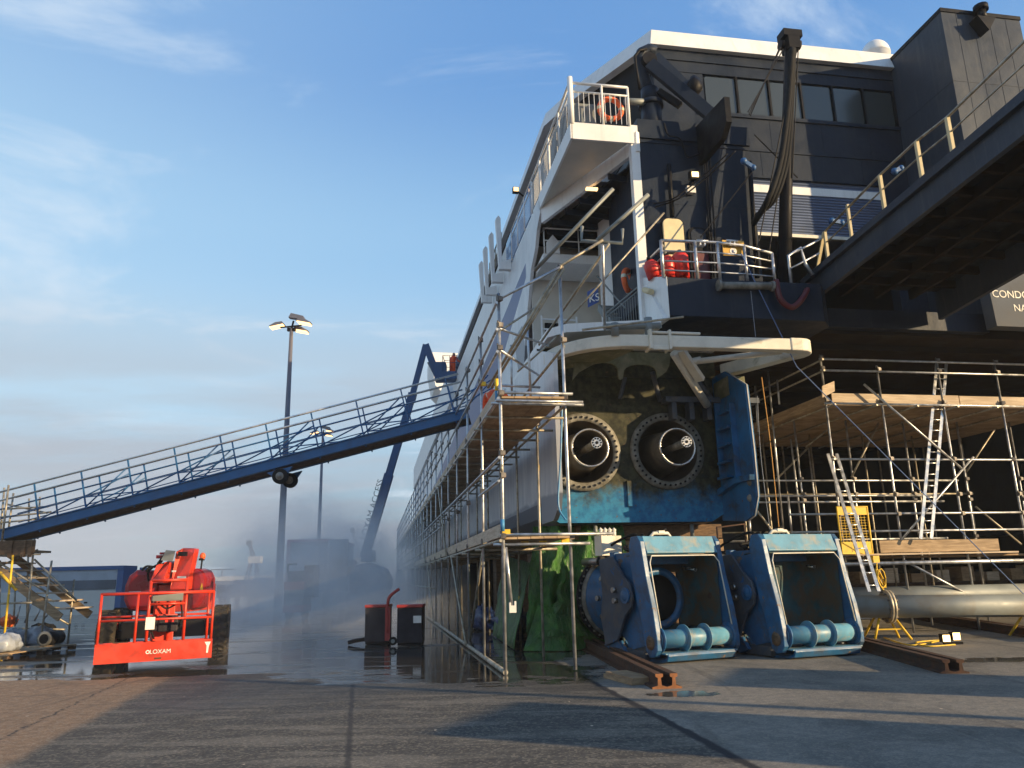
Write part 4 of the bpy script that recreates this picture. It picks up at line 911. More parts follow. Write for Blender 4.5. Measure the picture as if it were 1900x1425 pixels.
# yellow site light on a tripod behind the short ladder
tl = Vc(SP(1619,1095,3.6)); t = thing('site_light', 'yellow site transformer hung with coiled cable beside the short ladder', 'transformer', S(*tl))
p = Vc(SP(1623,1037,3.6)); MB(S).bx(p.x-.09,p.x+.07,3.52,3.68,p.z-.09,p.z+.07).build('box', M['yellow'], t)
mb = MB(S)
for k in range(3): mb.path([(p.x+.05+.10*math.cos(a*.7+k),3.5+k*.03,p.z-.45+.22*math.sin(a*.7)) for a in range(10)], .014, 6, closed=True)
mb.path(sag([(p.x,3.55,p.z-.1),(p.x-.06,3.5,p.z-.5),(p.x+.1,3.5,p.z-.8),(p.x+.16,3.5,p.z-1.0)]), .016, 6); mb.build('cable', M['yellow'], t)
# ------------------------------------------------------------------ gangway
GY = 21.2
def GW(x, y): p = PW(x, y, 'y', GY); return p
ga, gb = GW(12, 1003), GW(872, 778)
gd = (gb-ga).normalized(); gl = (gb-ga).length; gup = Vc((-gd.z, 0, gd.x))
def GF(a, d, h): return ga + gd*a + Vc((0, 1, 0))*d + gup*h
gw = thing('gangway', 'long blue steel gangway sloping from the stair tower up to the scaffold deck', 'gangway', ga)
for d in (0, .95):
    MB(GF).bx(-.2, gl, d-.03, d+.03, .08, .30).bx(-.2, gl, d-.07, d+.07, .05, .08).bx(-.2, gl, d-.07, d+.07, .30, .33).build('side_beam', M['gangblue'], gw)
MB(GF).bx(-.2, gl, .045, .905, .06, .12).build('walkway', M['timber'], gw)
for d in (-.0, .95):
    mb = MB(GF)
    for h, r_ in ((1.36,.030),(1.12,.026)):
        mb.tube((-.2,d,h),(gl,d,h), r_, 8)
    mb.build('handrail', M['alu'], gw)
    mb = MB(GF)
    for h in (.88, .62): mb.tube((-.2,d,h),(gl,d,h), .015, 6)
    mb.build('mid_rail', M['gangblue'], gw)
    n_ = 10; st_ = gl/n_
    for k in range(n_):
        a_ = .9+k*st_; MB(GF).bar((a_,d,.0),(a_-.0,d,1.36),.036,.036).build('rail_post', M['gangblue'], gw)
        if k < n_-1 and k % 2 == 0:
            MB(GF).tube((a_,d,.33),(a_+st_*2,d,.95),.02,6).build('diagonal', M['gangblue'], gw)
            MB(GF).tube((a_+st_,d,.35),(a_+st_*1.0+1.2,d,1.1),.02,6).build('diagonal', M['gangblue'], gw)
        if k % 2 == 1 and k < n_-2: MB(GF).bar((a_,d,.62),(a_+st_*1.6,d,.30),.03,.03).build('diagonal', M['gangblue'], gw)
wa = (GW(522,885)-ga).dot(gd)
for d in (-.0, .95):
    MB(GF).prism([(wa-.36,d-.05,-.02),(wa+.36,d-.05,-.02),(wa+.17,d-.05,-.2),(wa+.1,d-.05,-.34),(wa-.1,d-.05,-.34),(wa-.17,d-.05,-.2)], (0,.1,0)).build('wheel_bracket', M['gangblue'], gw)
    whl = MB(GF).cyl((wa,d-.16,-.22),(0,1,0),.21,.14,20).build('wheel', M['rubber'], gw)
    MB(GF).lathe([(0,0),(.05,0),(.05,.02),(.11,.03)],(wa,d-.195,-.22),(0,1,0),16).build('hub', M['flange'], whl)
# ------------------------------------------------------------------ stair tower at the far left
sc3 = thing('stair_scaffold', 'tube scaffold stair tower with boarded flight carrying the low end of the gangway', 'scaffold', Vc((-15, 23, 0)))
def TP(x, y, Y): return tuple(PW(x, y, 'y', Y))
for x0,y0,x1,y1,Y,m_ in ((16,900,3,1010,21,'galv_old'),(8,905,0,1000,22.4,'galv_old'),(25,915,12,1010,22.4,'galv_old'),(54,925,50,1190,23.5,'galv_old'),(74,922,70,1000,23.5,'galv_old'),(24,1030,8,1185,20.8,'yellow'),(64,1000,48,1185,21.2,'galv_old'),(96,1040,78,1165,21.2,'galv_old'),(138,1075,129,1165,22.5,'galv_old'),(30,1060,25,1180,24,'galv_old'),(0,1040,-2,1200,22,'galv_old')):
    a, b_ = TP(x0,y0,Y), TP(x1,y1,Y); 
    if y1 >= 1160: b_ = (b_[0], b_[1], .02)
    MB().tube(a, b_, TR, 8).build('upright', M[m_], sc3)
for x0,y0,x1,y1,Y in ((64,1038,142,1114,21.2),(38,1040,140,1116,22.5),(0,1045,85,1098,21.2),(0,1006,60,1003,21.3),(0,960,95,950,22),(0,945,90,940,23),(0,1120,60,1118,21),(35,1070,70,1070,22),(40,1082,80,1083,22),(0,1165,120,1168,23),(0,1030,75,1028,21),(10,935,88,952,23.5),(60,1120,130,1160,23),(0,1050,70,1020,22),(62,1103,100,1116,22),(76,1122,115,1130,22.5),(5,1178,60,1176,22),(0,970,80,962,23.4)):
    MB().tube(TP(x0,y0,Y), TP(x1,y1,Y), TR, 8).build('ledger', M['galv_old'], sc3)
for k in range(4): MB().tube(TP(28+k*18,1160-k*4,24),TP(40+k*18,1115+k*6,24),TR,8).build('brace', M['galv'], sc3)
MB().tube(TP(0,1062,20.8),TP(30,1095,20.8),.04,8).build('brace', M['yellow'], sc3)
f0, f1 = Vc(TP(-30,1010,22)), Vc(TP(134,1136,22))
for k in range(9):
    c_ = f0+(f1-f0)*(k+.5)/9; MB().bx(c_.x-.22,c_.x+.24,21.5,22.9,c_.z-.02,c_.z+.02).build('tread', M['boardpale'], sc3)
for d in (21.46, 22.94): MB().bar((f0.x,d,f0.z-.12),(f1.x,d,f1.z-.12),.05,.22).build('stringer', M['board'], sc3)
pz = PW(20,1020,'y',21.6).z; MB().bx(-17.2,-13.5,21.0,22.9,pz-.06,pz).build('board', M['board'], sc3)
q0 = Vc(TP(-40,1000,21)); q1 = Vc(TP(64,1028,21)); MB().bx(q0.x,q1.x,20.96,21.0,q1.z,q1.z+.36).build('toe_board', M['timber'], sc3)
for x_ in (20,44,57): p = Vc(TP(x_,1015,20.95)); MB().bx(p.x-.05,p.x+.05,20.92,20.957,q1.z-.08,q1.z+.36).build('batten', M['timber'], sc3)
# ------------------------------------------------------------------ the two dismounted waterjet bucket units
def jet_unit(label, grey_cheek, hole_front):
    t = thing('waterjet_bucket', label, 'waterjet unit', (0,0,0), 'dismounted waterjet steering units')
    W2 = .84
    def bd(mb, n, m_, par=None, **k): return mb.build(n, M[m_] if isinstance(m_, str) else m_, par or t, **k)
    nz = MB().lathe([(.86,0),(.80,.25),(.74,.62),(.64,1.15),(.56,1.5),(.49,1.52),(.52,1.1),(.7,.1)], (0,-2.55,1.12), (0,1,0), 48)
    nzo = bd(nz, 'nozzle', 'unitblue')
    fl = MB().lathe([(.70,0),(.95,0),(.95,.07),(.86,.07)], (0,-2.6,1.12), (0,1,0), 48)
    for k in range(36):
        a = 2*math.pi*k/36; fl.cyl((.905*math.cos(a),-2.53,1.12+.905*math.sin(a)),(0,1,0),.022,.035,6,1)
    bd(fl, 'mounting_flange', [M['black'], M['flange']])
    bd(MB().lathe([(.865,0),(.862,.10),(.83,.13)], (0,-2.52,1.12), (0,1,0), 48), 'worn_collar', 'flange')
    for k, a in enumerate((80,52,28,0,-25,-52)):
        a = R(a); yb = -1.95+(.0 if k % 2 else .12); rr = .70-.05*(k % 2)
        bd(MB().cyl((rr*math.cos(a),yb,1.12+rr*math.sin(a)),(math.cos(a),0,math.sin(a)),.045,.13,12).cyl(((rr+.12)*math.cos(a),yb,1.12+(rr+.12)*math.sin(a)),(math.cos(a),0,math.sin(a)),.055,.06,12), 'grease_plug', 'steel', nzo)
    bd(MB().lathe([(.60,0),(.60,.12),(.46,.14),(.46,0)], (0,-.98,1.12), (0,1,0), 48), 'outlet_ring', 'unitblue', nzo)
    bd(MB().lathe([(.0,0),(.455,.0),(.455,.3)], (0,-1.2,1.12), (0,1,0), 32), 'dark_bore', 'black', nzo)
    bd(MB().bx(-.62,.62,-1.62,-.62,1.78,2.02).bx(-.66,-.5,-1.62,-1.45,1.6,2.05).bx(.5,.66,-1.62,-1.45,1.6,2.05), 'top_box', 'unitblue', bevel=.02)
    for s_ in (-1, 1):
        # steering arm plate with the pivot boss
        arm = [(s_*.97,y,z) for y,z in ((-1.45,1.9),(-.95,1.95),(-.62,1.6),(-.38,1.42),(-.30,1.18),(-.36,.98),(-.58,.82),(-.9,.35),(-1.35,.22),(-1.48,.75),(-1.38,1.2))]
        ap_ = bd(MB().prism(arm, (s_*.055,0,0)), 'steering_plate', 'unitgrey', bevel=.012)
        bd(MB().prism([(s_*.86,-1.5,.24),(s_*.86,-.95,.34),(s_*.86,-.72,.12),(s_*.86,-1.0,.03)], (s_*.1,0,0)), 'gusset', 'unitblue', ap_)
        bd(MB().cyl((s_*1.02,-.5,1.2),(s_,0,0),.15,.05,20).lathe([(0,.075),(.06,.08),(.11,.05)],(s_*1.02,-.5,1.2),(s_,0,0),16), 'pivot_boss', 'unitblue', ap_)
        for yy, zz in ((-.86,1.30),(-.84,1.10)): bd(MB().cyl((s_*1.02,yy,zz),(s_,0,0),.055,.09,12), 'grease_plug', 'steel', ap_)
        # bucket cheek
        ch = [(-.42,2.12),(-.34,2.30),(-.12,2.31),(-.02,2.2),(.10,1.55),(.26,.95),(.34,.42),(.33,.24),(.24,.12),(.08,.10),(-.03,.2),(-.08,.48),(-.17,.86),(-.26,1.06),(-.32,1.4),(-.38,1.75)]
        ck = bd(MB().prism([(s_*(W2+.005),y,z) for y,z in ch], (s_*.11,0,0)), 'bucket_cheek', 'unitblue', bevel=.015)
        bd(MB().prism([(s_*(W2-.02),y,z) for y,z in ((-.28,1.97),(-1.12,1.86),(-1.2,1.3),(-1.05,.5),(-.6,.2),(-.1,.3),(-.2,.9),(-.3,1.3))], (s_*.045,0,0)), 'bucket_side', 'unitblue', ck)
        bd(MB().lathe([(.12,0),(.12,.018),(.0,.012)],(s_*(W2+.116),.14,.36),(s_,0,0),20), 'pin_hole', 'timber', ck)
        bd(MB().lathe([(.12,0),(.125,.012),(.06,.02),(0,.022)],(s_*(W2-.016),-.30,1.15),(-s_,0,0),20), 'inner_boss', 'rust', ck)
    # bucket shell: top face, inner roof, back, bottom lip
    tp_ = MB().prism([(-W2,-.10,2.305),(-W2,.035,1.99),(-W2,.005,1.965),(-W2,-.36,1.98),(-W2,-.35,2.30)], (2*W2,0,0))
    bd(tp_, 'top_fascia', 'unitpale', bevel=.01)
    fr = MB(); pts = [(-W2+.03,.02,1.93),(W2-.03,.02,1.93)]
    fr.path([(-W2+.02,.295,.62),(-W2+.02,.075,1.80),(-W2+.10,.03,1.93),(W2-.10,.03,1.93),(W2-.02,.075,1.80),(W2-.02,.295,.62)], .013, 6)
    bd(fr, 'bright_edge', 'guard')
    inn = MB(); n = 10; vs = []
    for k in range(n+1):
        a = R(8+100*k/n); y = -.55+.62*math.cos(a)*1.0; z = 1.0+.94*math.sin(a)
    # right hand inner wall, seen past the bore
    vs = []; 
    for k in range(9):
        a = R(90*k/8); kk_ = .10 if not hole_front else .5; x = -(W2-.03-kk_*(1-math.cos(a))); y = .02-1.0*math.sin(a)
        vs += [(x,y,.55),(x,y,1.95)]
    inn.add(vs, [(2*k,2*k+1,2*k+3,2*k+2) for k in range(8)], 0, True)
    if hole_front:
        vs2 = []
        for k in range(9):
            a = R(90*k/8); x = W2-.03-.5*(1-math.cos(a)); y = .0-.75*math.sin(a); vs2 += [(x,y,.55),(x,y,1.95)]
        inn.add(vs2, [(2*k,2*k+1,2*k+3,2*k+2) for k in range(8)], 0, True); inn.bx(-.80,.80,-.80,-.76,.45,1.95)
    inn.bx(-W2+.01,W2-.01,-.7,-.02,1.935,1.955)
    inn.bx(-W2+.03,-.57,-1.04,-1.0,.3,1.9).bx(.57,W2-.03,-1.04,-1.0,.3,1.9).bx(-.57,.57,-1.04,-1.0,1.62,1.9).bx(-.57,.57,-1.04,-1.0,.3,.6)
    bd(inn, 'inner_shell', 'unitin')
    tb = MB().tube((-W2,.17,.42),(W2,.17,.42),.165,24); tbo = bd(tb, 'cross_tube', 'unitpale')
    for x in (-W2+.03,-.24,.24,W2-.03): bd(MB().lathe([(.16,-.012),(.245,-.012),(.245,.012),(.16,.012)],(x,.17,.42),(1,0,0),28), 'tube_ring', 'unitpale' if abs(x) < .5 else 'unitblue', tbo)
    bd(MB().bx(-W2+.02,W2-.02,.0,.40,.165,.185), 'tray', 'unitpale', tbo)
    sh_ = MB(); vs = []; prof_ = [(.42,.14),(.36,.04),(.2,.005),(-.15,.0),(-.5,.03),(-.85,.16),(-1.05,.36)]
    for y,z in prof_: vs += [(-W2+.06,y,z),(W2-.06,y,z)]
    for y,z in prof_: vs += [(-W2+.06,y-.02,z+.05),(W2-.06,y-.02,z+.05)]
    k_ = len(prof_); fs = [(2*i,2*i+1,2*i+3,2*i+2) for i in range(k_-1)]+[(2*k_+2*i,2*k_+2*i+2,2*k_+2*i+3,2*k_+2*i+1) for i in range(k_-1)]
    fs += [(0,2*k_,2*k_+1,1),(2*k_-2,2*k_-1,4*k_-1,4*k_-2)]
    for i in range(k_-1): fs += [(2*i,2*i+2,2*k_+2*i+2,2*k_+2*i),(2*i+1,2*k_+2*i+1,2*k_+2*i+3,2*i+3)]
    sh_.add(vs, fs, 0, False); bd(sh_, 'bottom_shell', 'unitblue', bevel=.01)
    bd(MB().bx(-W2-.05,W2+.05,-1.6,-.15,.03,.2), 'skid', 'unitgrey')
    # hydraulics on top
    for x in (-.62, .62):
        cy = bd(MB().tube((x,-2.75,1.88),(x,-2.0,1.88),.085,14), 'hydraulic_cylinder', 'steel')
        bd(MB().tube((x,-2.0,1.88),(x,-1.6,1.88),.05,12), 'piston_rod', 'chrome', cy)
        bd(MB().tube((x,-2.06,1.88),(x,-1.98,1.88),.105,14), 'gland', 'black', cy)
        bd(MB().tube((x*1.1,-.9,1.7),(x*1.1,-.5,1.66),.04,12), 'side_rod', 'chrome')
    mb = MB()
    for q in ([(-.55,-2.7,2.02),(-.5,-2.1,2.14),(-.35,-1.6,2.42),(-.2,-1.2,2.45),(.0,-.9,2.2),(.05,-.6,2.08)],[(-.3,-1.8,2.05),(-.5,-1.4,2.3),(-.4,-1.05,2.5),(-.15,-.95,2.3),(-.25,-.8,2.05)],[(.3,-2.6,2.02),(.35,-1.9,2.25),(.2,-1.3,2.4),(.3,-.8,2.15)],[(-.6,-2.2,2.06),(-.2,-1.7,2.2),(.35,-1.5,2.16),(.55,-1.0,2.06)],[(-.1,-2.0,2.0),(.0,-1.5,2.33),(.2,-1.0,2.36),(.45,-.8,2.08)]):
        mb.path(sag(q), .03, 8)
    bd(mb, 'hydraulic_hoses', 'rubber')
    lb = MB().path([(-.10,-.45,2.0),(-.08,-.45,2.30),(.0,-.43,2.38),(.34,-.43,2.38),(.42,-.45,2.30),(.44,-.45,2.0)], .035, 8); bd(lb, 'lifting_bracket', 'guard')
    bd(MB().bx(.1,.24,-.48,-.38,2.38,2.43), 'bracket_eye', 'guard')
    return t
ub = jet_unit('blue waterjet bucket unit on the left, its dark round bore open to view', True, False)
for k in range(4):
    p_ = (.52-k*.115,-2.15,2.42)
    MB().cyl(p_,(0,0,1),.04,.1,10).lathe([(.03,.1),(.05,.13),(.0,.19)],p_,(0,0,1),10).build('valve_cap', M['paper'], ub)
MB().bx(.1,.6,-2.3,-2.0,2.0,2.42).build('valve_block', M['guard'], ub)
fb_ = Vc(PW(1300,1228,'z',0)); place(ub, fb_ + Vc((-.12,.35,0)), R(180+25))
ub2 = jet_unit('blue waterjet bucket unit on the right, its deep bucket closed at the back', False, True)
mb = MB().path([(.62,-1.9,1.95),(.62,-1.9,2.55),(-.1,-1.9,2.62),(-.12,-1.9,1.95)], .025, 6); mb.build('rusty_hoop', M['rust'], ub2)
fb2 = Vc(PW(1540,1222,'z',0)); place(ub2, fb2 + Vc((-.1,.5,0)), R(180+21))
# ------------------------------------------------------------------ rails, pipes and gear on the quay
def rail(x0,y0,x1,y1,label,tip):
    a, b_ = PW(x0,y0,'z',0), PW(x1,y1,'z',0); d = (b_-a).normalized(); s_ = Vc((d.y,-d.x,0)); L_ = (b_-a).length
    def T(x, y, z): return a + d*x + s_*y + Z*z
    t = thing('crane_rail', label, 'rail', a)
    for o_ in (-.105, .105):
        pr = [(0,o_-.11,.0),(0,o_+.11,.0),(0,o_+.11,.025),(0,o_+.03,.045),(0,o_+.022,.15),(0,o_+.055,.165),(0,o_+.055,.205),(0,o_-.055,.205),(0,o_-.055,.165),(0,o_-.022,.15),(0,o_-.03,.045),(0,o_-.11,.025)]
        q = MB(T).prism(pr, (L_,0,0)).build('rail_section', M['rust'], t)
        if tip: MB(T).prism([(p[0],p[1],p[2]) for p in [(L_+.001,y,z) for _,y,z in pr]], (.004,0,0)).build('rail_end', M['rustbright'], q)
    for k in range(1, 8): 
        if k*1.4 < L_: MB(T).bx(L_-k*1.4-.06,L_-k*1.4+.06,-.05,.05,.05,.15).build('spacer', M['rust'], t)
    return t
rail(1046,1178,1238,1278,'rusty double rail lying left of the bucket units, its cut end bright orange',True)
rail(1330,1128,1772,1250,'rusty double rail running out from beneath the right bucket unit',False)
rail(1560,1125,1980,1192,'long rusty rail lying across the quay beyond the work lamp',False)
a = PW(1120,1258,'z',0); pk = PW(1200,1280,'z',0); dd = (pk-a).normalized(); s_ = Vc((-dd.y,dd.x,0))
def T(x,y,z): return a+dd*x+s_*y+Z*z
tag(MB(T).bx(0,1.0,.0,.42,.004,.07).bx(.02,.98,.03,.40,.072,.10).build('wooden_board', M['ply']), 'thick brown board lying flat beside the cut rail end', 'board')
def pipe(name, x0,y0,x1,y1,z,r_,label,mat,Y0,Y1):
    a, b_ = PW(x0,y0,'y',Y0), PW(x1,y1,'y',Y1); t = thing(name, label, 'pipe', a)
    MB().tube(a, b_, r_, 28).build('pipe_wall', mat, t); return t, a, b_
t, a, b_ = pipe('steel_pipe', 1560,1126,1960,1123,0,.25,'thick pale grey flanged pipe lying on yellow trestles behind the right bucket unit',M['palegrey'],18.6,18.4)
d = (b_-a).normalized(); f_ = a+d*((PW(1641,1126,'y',18.6)-a).length)
for o_ in (0,.07):
    q = MB().lathe([(.26,0),(.37,0),(.37,.055),(.26,.055)], f_+d*o_, d, 28); q.build('flange', M['galv_old'], t)
for k in range(10):
    an = 2*math.pi*k/10; x_ = d.orthogonal().normalized(); y_ = d.cross(x_); c_ = f_+(x_*math.cos(an)+y_*math.sin(an))*.32
    MB().tube(c_-d*.05, c_+d*.17, .022, 6).build('bolt', M['clamp'], t)
t2, a2, b2 = pipe('steel_pipe', 1500,1108,1960,1098,0,.22,'second pale pipe lying behind the flanged pipe at the foot of the right scaffold',M['palegrey'],20.2,20.6)
for x_, Y_ in ((1640,18.7),(1545,18.7),(1915,18.6)):
    p = PW(x_,1140,'y',Y_); t = thing('trestle', 'yellow folding pipe trestle %s' % {1640:'standing under the pipe flange',1545:'half hidden behind the right bucket unit',1915:'at the right edge of the picture'}[x_], 'trestle', (p.x,p.y,0), 'yellow trestles under the flanged pipe')
    for sx, sy in ((-.42,-.3),(.42,-.3),(-.42,.3),(.42,.3)): MB().tube((p.x+sx*.3,p.y+sy*.3,p.z+.03),(p.x+sx,p.y+sy,.02),.028,8).build('leg', M['yellow'], t)
    MB().bar((p.x-.2,p.y-.12,p.z+.02),(p.x+.2,p.y+.12,p.z+.02),.08,.06).bar((p.x-.3,p.y-.2,.25),(p.x+.3,p.y-.2,.25),.03,.03).build('cradle', M['yellow'], t)
p = PW(1770,1196,'z',0); t = thing('work_lamp', 'small twin floodlight lying lit on the quay with yellow cable', 'work lamp', p)
for k, dx in enumerate((-.16,.06)):
    h = MB().bx(p.x+dx-.09,p.x+dx+.09,p.y-.04,p.y+.1,.05+.03*k,.22+.04*k).build('lamp_head', M['black'], t, bevel=.01)
    MB().bx(p.x+dx-.075,p.x+dx+.075,p.y-.047,p.y-.042,.065+.03*k,.2+.04*k).build('lamp_glass', M['floodglow'], h)
MB().bx(p.x-.2,p.x+.2,p.y,p.y+.06,0.005,.05).build('stand', M['black'], t)
cb = [PW(1772,1196,'z',.02),PW(1720,1199,'z',.02),PW(1700,1192,'z',.02),PW(1745,1188,'z',.02),PW(1690,1197,'z',.02),PW(1640,1183,'z',.02)]
MB().path(sag(cb), .016, 6).build('cable', M['yellow'], t)
for nm_, x_, y_ in (('a',1690,1189),): pass
# keel blocks and cradle beneath the ship
kb = thing('keel_block', 'stack of brown timbers holding up the jet end of the ferry', 'keel block', S(4.2,5.2,0), 'timber stacks under the ferry')
for k in range(6):
    o_ = .02*(k % 2); MB(S).bx(2.3+o_,6.3-o_,4.75,5.6,.01+k*.40,.395+k*.40).build('timber', M['timber'] if k < 5 else M['ply'], kb)
MB(S).bx(2.5,6.2,4.6,5.7,2.42,2.745).build('pad', M['timber'], kb)
for x in (2.9,5.3):
    MB(S).tube((x,4.3,2.45),(x,4.3,2.74),.05,10).build('jack', M['palegrey'], kb)
for i, v in enumerate((12, 20, 30)):
    mb = MB(S)
    kk = thing('keel_block', ('nearer','middle','farther')[i]+' timber stack in the gloom under the port hull', 'keel block', S(4.2,v,0), 'timber stacks under the ferry')
    for k in range(6): MB(S).bx(2.9,5.6,v,v+.9,.01+k*.45,.445+k*.45).build('timber', M['timber'], kk)
cd = thing('shiplift_cradle', 'long low transfer cradle with row of wooden blocks far under the ferry', 'cradle', S(14,12,0))
MB(S).bx(7.2,22.5,11.8,12.4,.55,1.05).bx(7.2,22.5,11.7,12.5,1.05,1.1).build('beam', M['rust'], cd)
for k in range(15): MB(S).bx(7.4+k,7.9+k,11.65,12.5,1.102,1.4+.1*(k % 3)).build('block', M['ply'] if k % 2 else M['boardpale'], cd)
for k in range(8): MB(S).bx(7.6+k*2,8.1+k*2,11.8,12.4,.2,.55).build('bogie', M['black'], cd)
MB(S).tube((7,10.9,.6),(22,10.9,.6),.22,16).build('grey_pipe', M['palegrey'], cd)
# green sheet hung below the hull's corner
def sheet(name, mat, label, cat, corners, nu, nv, amp, T=S):
    a, b_, c_, d_ = [Vc(p) for p in corners]; vs = []
    for i in range(nu+1):
        for j in range(nv+1):
            s_, t_ = i/nu, j/nv; p = a*(1-s_)*(1-t_)+b_*s_*(1-t_)+c_*s_*t_+d_*(1-s_)*t_
            p = p + Vc((random.uniform(-.3,.3),math.sin(s_*17+2*math.sin(t_*3))*1.0+.6*math.sin(s_*41+t_*5)+random.uniform(-.3,.3),0))*amp
            vs.append(tuple(p))
    fs = [(i*(nv+1)+j,(i+1)*(nv+1)+j,(i+1)*(nv+1)+j+1,i*(nv+1)+j+1) for i in range(nu) for j in range(nv)]
    o = MB(T).add(vs, fs, 0, True).build(name, mat); sl_ = o.modifiers.new('thick','SOLIDIFY'); sl_.thickness = .006
    return tag(o, label, cat)
gs = thing('green_sheet', 'crumpled green tarpaulin hanging to the ground below the corner of the hull', 'tarpaulin', S(2.2,4.6,0))
def child(o): 
    w_ = WP[o]; o.parent = gs; o.location = w_-WP[gs]
    for k in ('label','category'): del o[k]
child(sheet('hanging_sheet', M['greentarp'], 'x', 'x', [(1.5,4.7,2.75),(3.6,4.5,2.75),(3.8,4.4,.02),(1.2,4.5,.02)], 44, 22, .09))
child(sheet('side_sheet', M['greentarp'], 'x', 'x', [(1.45,4.75,1.9),(1.45,9,2.2),(1.1,9,.02),(.9,4.4,.02)], 26, 10, .06))
mb = MB(S); prev = None; vs = []
for k in range(14):
    t_ = k/13; w_ = .07+.02*math.sin(k*2.1)+(.0 if t_ < .55 else (t_-.55)*.95); x = 2.2-.42*t_+(.05*math.sin(k*1.7)); y = 4.25-.35*t_-(.35*max(0,t_-.55)); z = 2.3-2.0*t_+(.0)
    vs += [(x-w_,y+.03*math.sin(k*3),z),(x-w_*.2,y-.10-.05*math.sin(k*2.3),z+.03*math.cos(k*2)),(x+w_*.5,y-.03,z-.02),(x+w_*1.3,y+.05,z+.02*math.sin(k))]
mb.add(vs, [(4*k+j,4*k+4+j,4*k+5+j,4*k+1+j) for k in range(13) for j in range(3)], 0, False); mb.build('twisted_fold', M['greentarp'], gs)
mb = MB(S); vs = [(1.05,4.0,.02),(1.9,3.6,.0+.02),(2.5,3.9,.02),(3.0,4.2,.02),(1.3,4.35,.5),(1.8,3.95,.62),(2.15,4.05,.75),(2.6,4.3,.4),(1.5,4.5,.95),(2.0,4.4,1.0)]
mb.add(vs, [(0,1,5,4),(1,2,6,5),(2,3,7,6),(4,5,8),(5,6,9,8),(6,7,9)], 0, False); mb.build('heaped_fold', M['greentarp'], gs)
rope('cord', sag([SP(1043,745,2.3),SP(1040,850,2.3),SP(1036,935,2.3),SP(1050,965,2.2)]), .022, M['bluepaint'], 'frayed turquoise strap hanging down the aft edge of the hull side')
tag(MB(S).lump((1.5,8.0,.35),.35,1.6,.45,.55,3.2).build('blue_sheet', M['bluetarp']), 'crumpled blue plastic sheeting bundled between hull and scaffold', 'tarpaulin')
tag(MB(S).lump((1.2,11.5,.3),.3,1.0,.38,.5,3.0,seed=2).build('blue_sheet', M['bluetarp']), 'second blue plastic bundle farther along, dimmed by the mist', 'tarpaulin')
# ------------------------------------------------------------------ the red boom lift
A_, B_ = PW(172,1236,'z',.22), PW(392,1222,'z',.22)
lx = (B_-A_); WB = lx.length; lx.normalize(); ly = Vc((-lx.y, lx.x, 0))
def LB(x, y, z): return Vc((A_.x, A_.y, 0)) + lx*x + ly*y + Z*z
t0_, t1_ = PW(212,1206,'z',0), PW(400,1214,'z',0)
TW = 2.35; cx_ = Vc((.95,.31,0)).normalized(); t0_ = t1_ - cx_*TW; cy_ = Vc((-cx_.y, cx_.x, 0))
def LC(x, y, z): return Vc((t0_.x, t0_.y, 0)) + cx_*x + cy_*y + Z*z
lift = thing('boom_lift', 'orange red articulated boom lift with its basket lowered to the ground in the sun', 'boom lift', LC(TW/2,1.2,0))
def lp(mb, n, m_, par=None, **k): return mb.build(n, [M[q] for q in m_] if isinstance(m_, tuple) else M[m_], par or lift, **k)
bk = MB(LB).bx(0,WB,0,.05,.24,.58).bx(0,WB,.75,.80,.24,.55).bx(0,.05,.05,.75,.24,.55).bx(WB-.05,WB,.05,.75,.24,.55).bx(.05,WB-.05,.05,.75,.24,.29)
bko = lp(bk, 'basket', 'orange', bevel=.02)
mb = MB(LB)
for d in (0.03,.77):
    mb.tube((.03,d,1.45),(WB-.03,d,1.45),.028,8)
for z in (.98,1.02): mb.tube((.03,.03 if z<1 else .77,z),(WB-.03,.03 if z<1 else .77,z),.022,8)
for x in (.03,WB-.03):
    for z in (1.0,1.45): mb.tube((x,.03,z),(x,.77,z),.025,8)
lp(mb, 'guard_rail', 'orange', bko)
for x, d in ((.03,.03),(.03,.77),(.32*WB,.03),(WB-.03,.03),(WB-.03,.77),(.62*WB,.77)):
    lp(MB(LB).tube((x,d,.5),(x,d,1.45),.026,8), 'rail_post', 'orange', bko)
for x in (.42*WB,.74*WB): lp(MB(LB).tube((x,.1,.5),(x,.1,1.68),.03,8), 'gate_post', 'orange', bko)
lp(MB(LB).tube((.42*WB,.1,1.68),(.74*WB,.1,1.68),.03,8).tube((.42*WB,.1,1.25),(.74*WB,.1,1.25),.025,8), 'gate_bar', 'orange', bko)
lp(MB(LB).prism([(.44*WB,.04,1.30),(.71*WB,.04,1.30),(.71*WB,.0,1.44),(.44*WB,.0,1.40)],(0,.25,0)), 'control_panel', 'palegrey', bko, bevel=.01)
lp(MB(LB).bx(.40*WB,.48*WB,-.005,.0,.80,1.02), 'notice', 'paper', bko)
mc = lp(MB(LB).bx(.52*WB,.70*WB,.42,.72,.72,1.02).bx(.44*WB,.53*WB,.45,.7,.74,.98), 'manual_box', 'cabinet', bko, bevel=.03)
lp(MB(LB).bx(.58*WB,.66*WB,.41,.416,.90,.97), 'red_badge', 'redbag', mc)
ltr = letters('LOXAM', LB(.455*WB,-.006,.37), lx, Z, .105, M['paper'], bko)
lp(MB(LB).lathe([(.02,0),(.035,0)],(.44*WB,-.004,.405),(0,1,0),14), 'round_mark', 'paper', bko)
lp(MB(LB).prism([(.93*WB,-.004,.53),(.985*WB,-.004,.53),(.97*WB,-.004,.45),(.965*WB,-.004,.33),(.95*WB,-.004,.33),(.95*WB,-.004,.46)],(0,.003,0)), 'worn_patch', 'paper', bko)
lp(MB(LB).bx(.48*WB,.68*WB,.8,1.2,.40,1.35).bx(.55*WB,.66*WB,1.2,2.2,.55,.85), 'basket_arm', 'orange', bevel=.02)
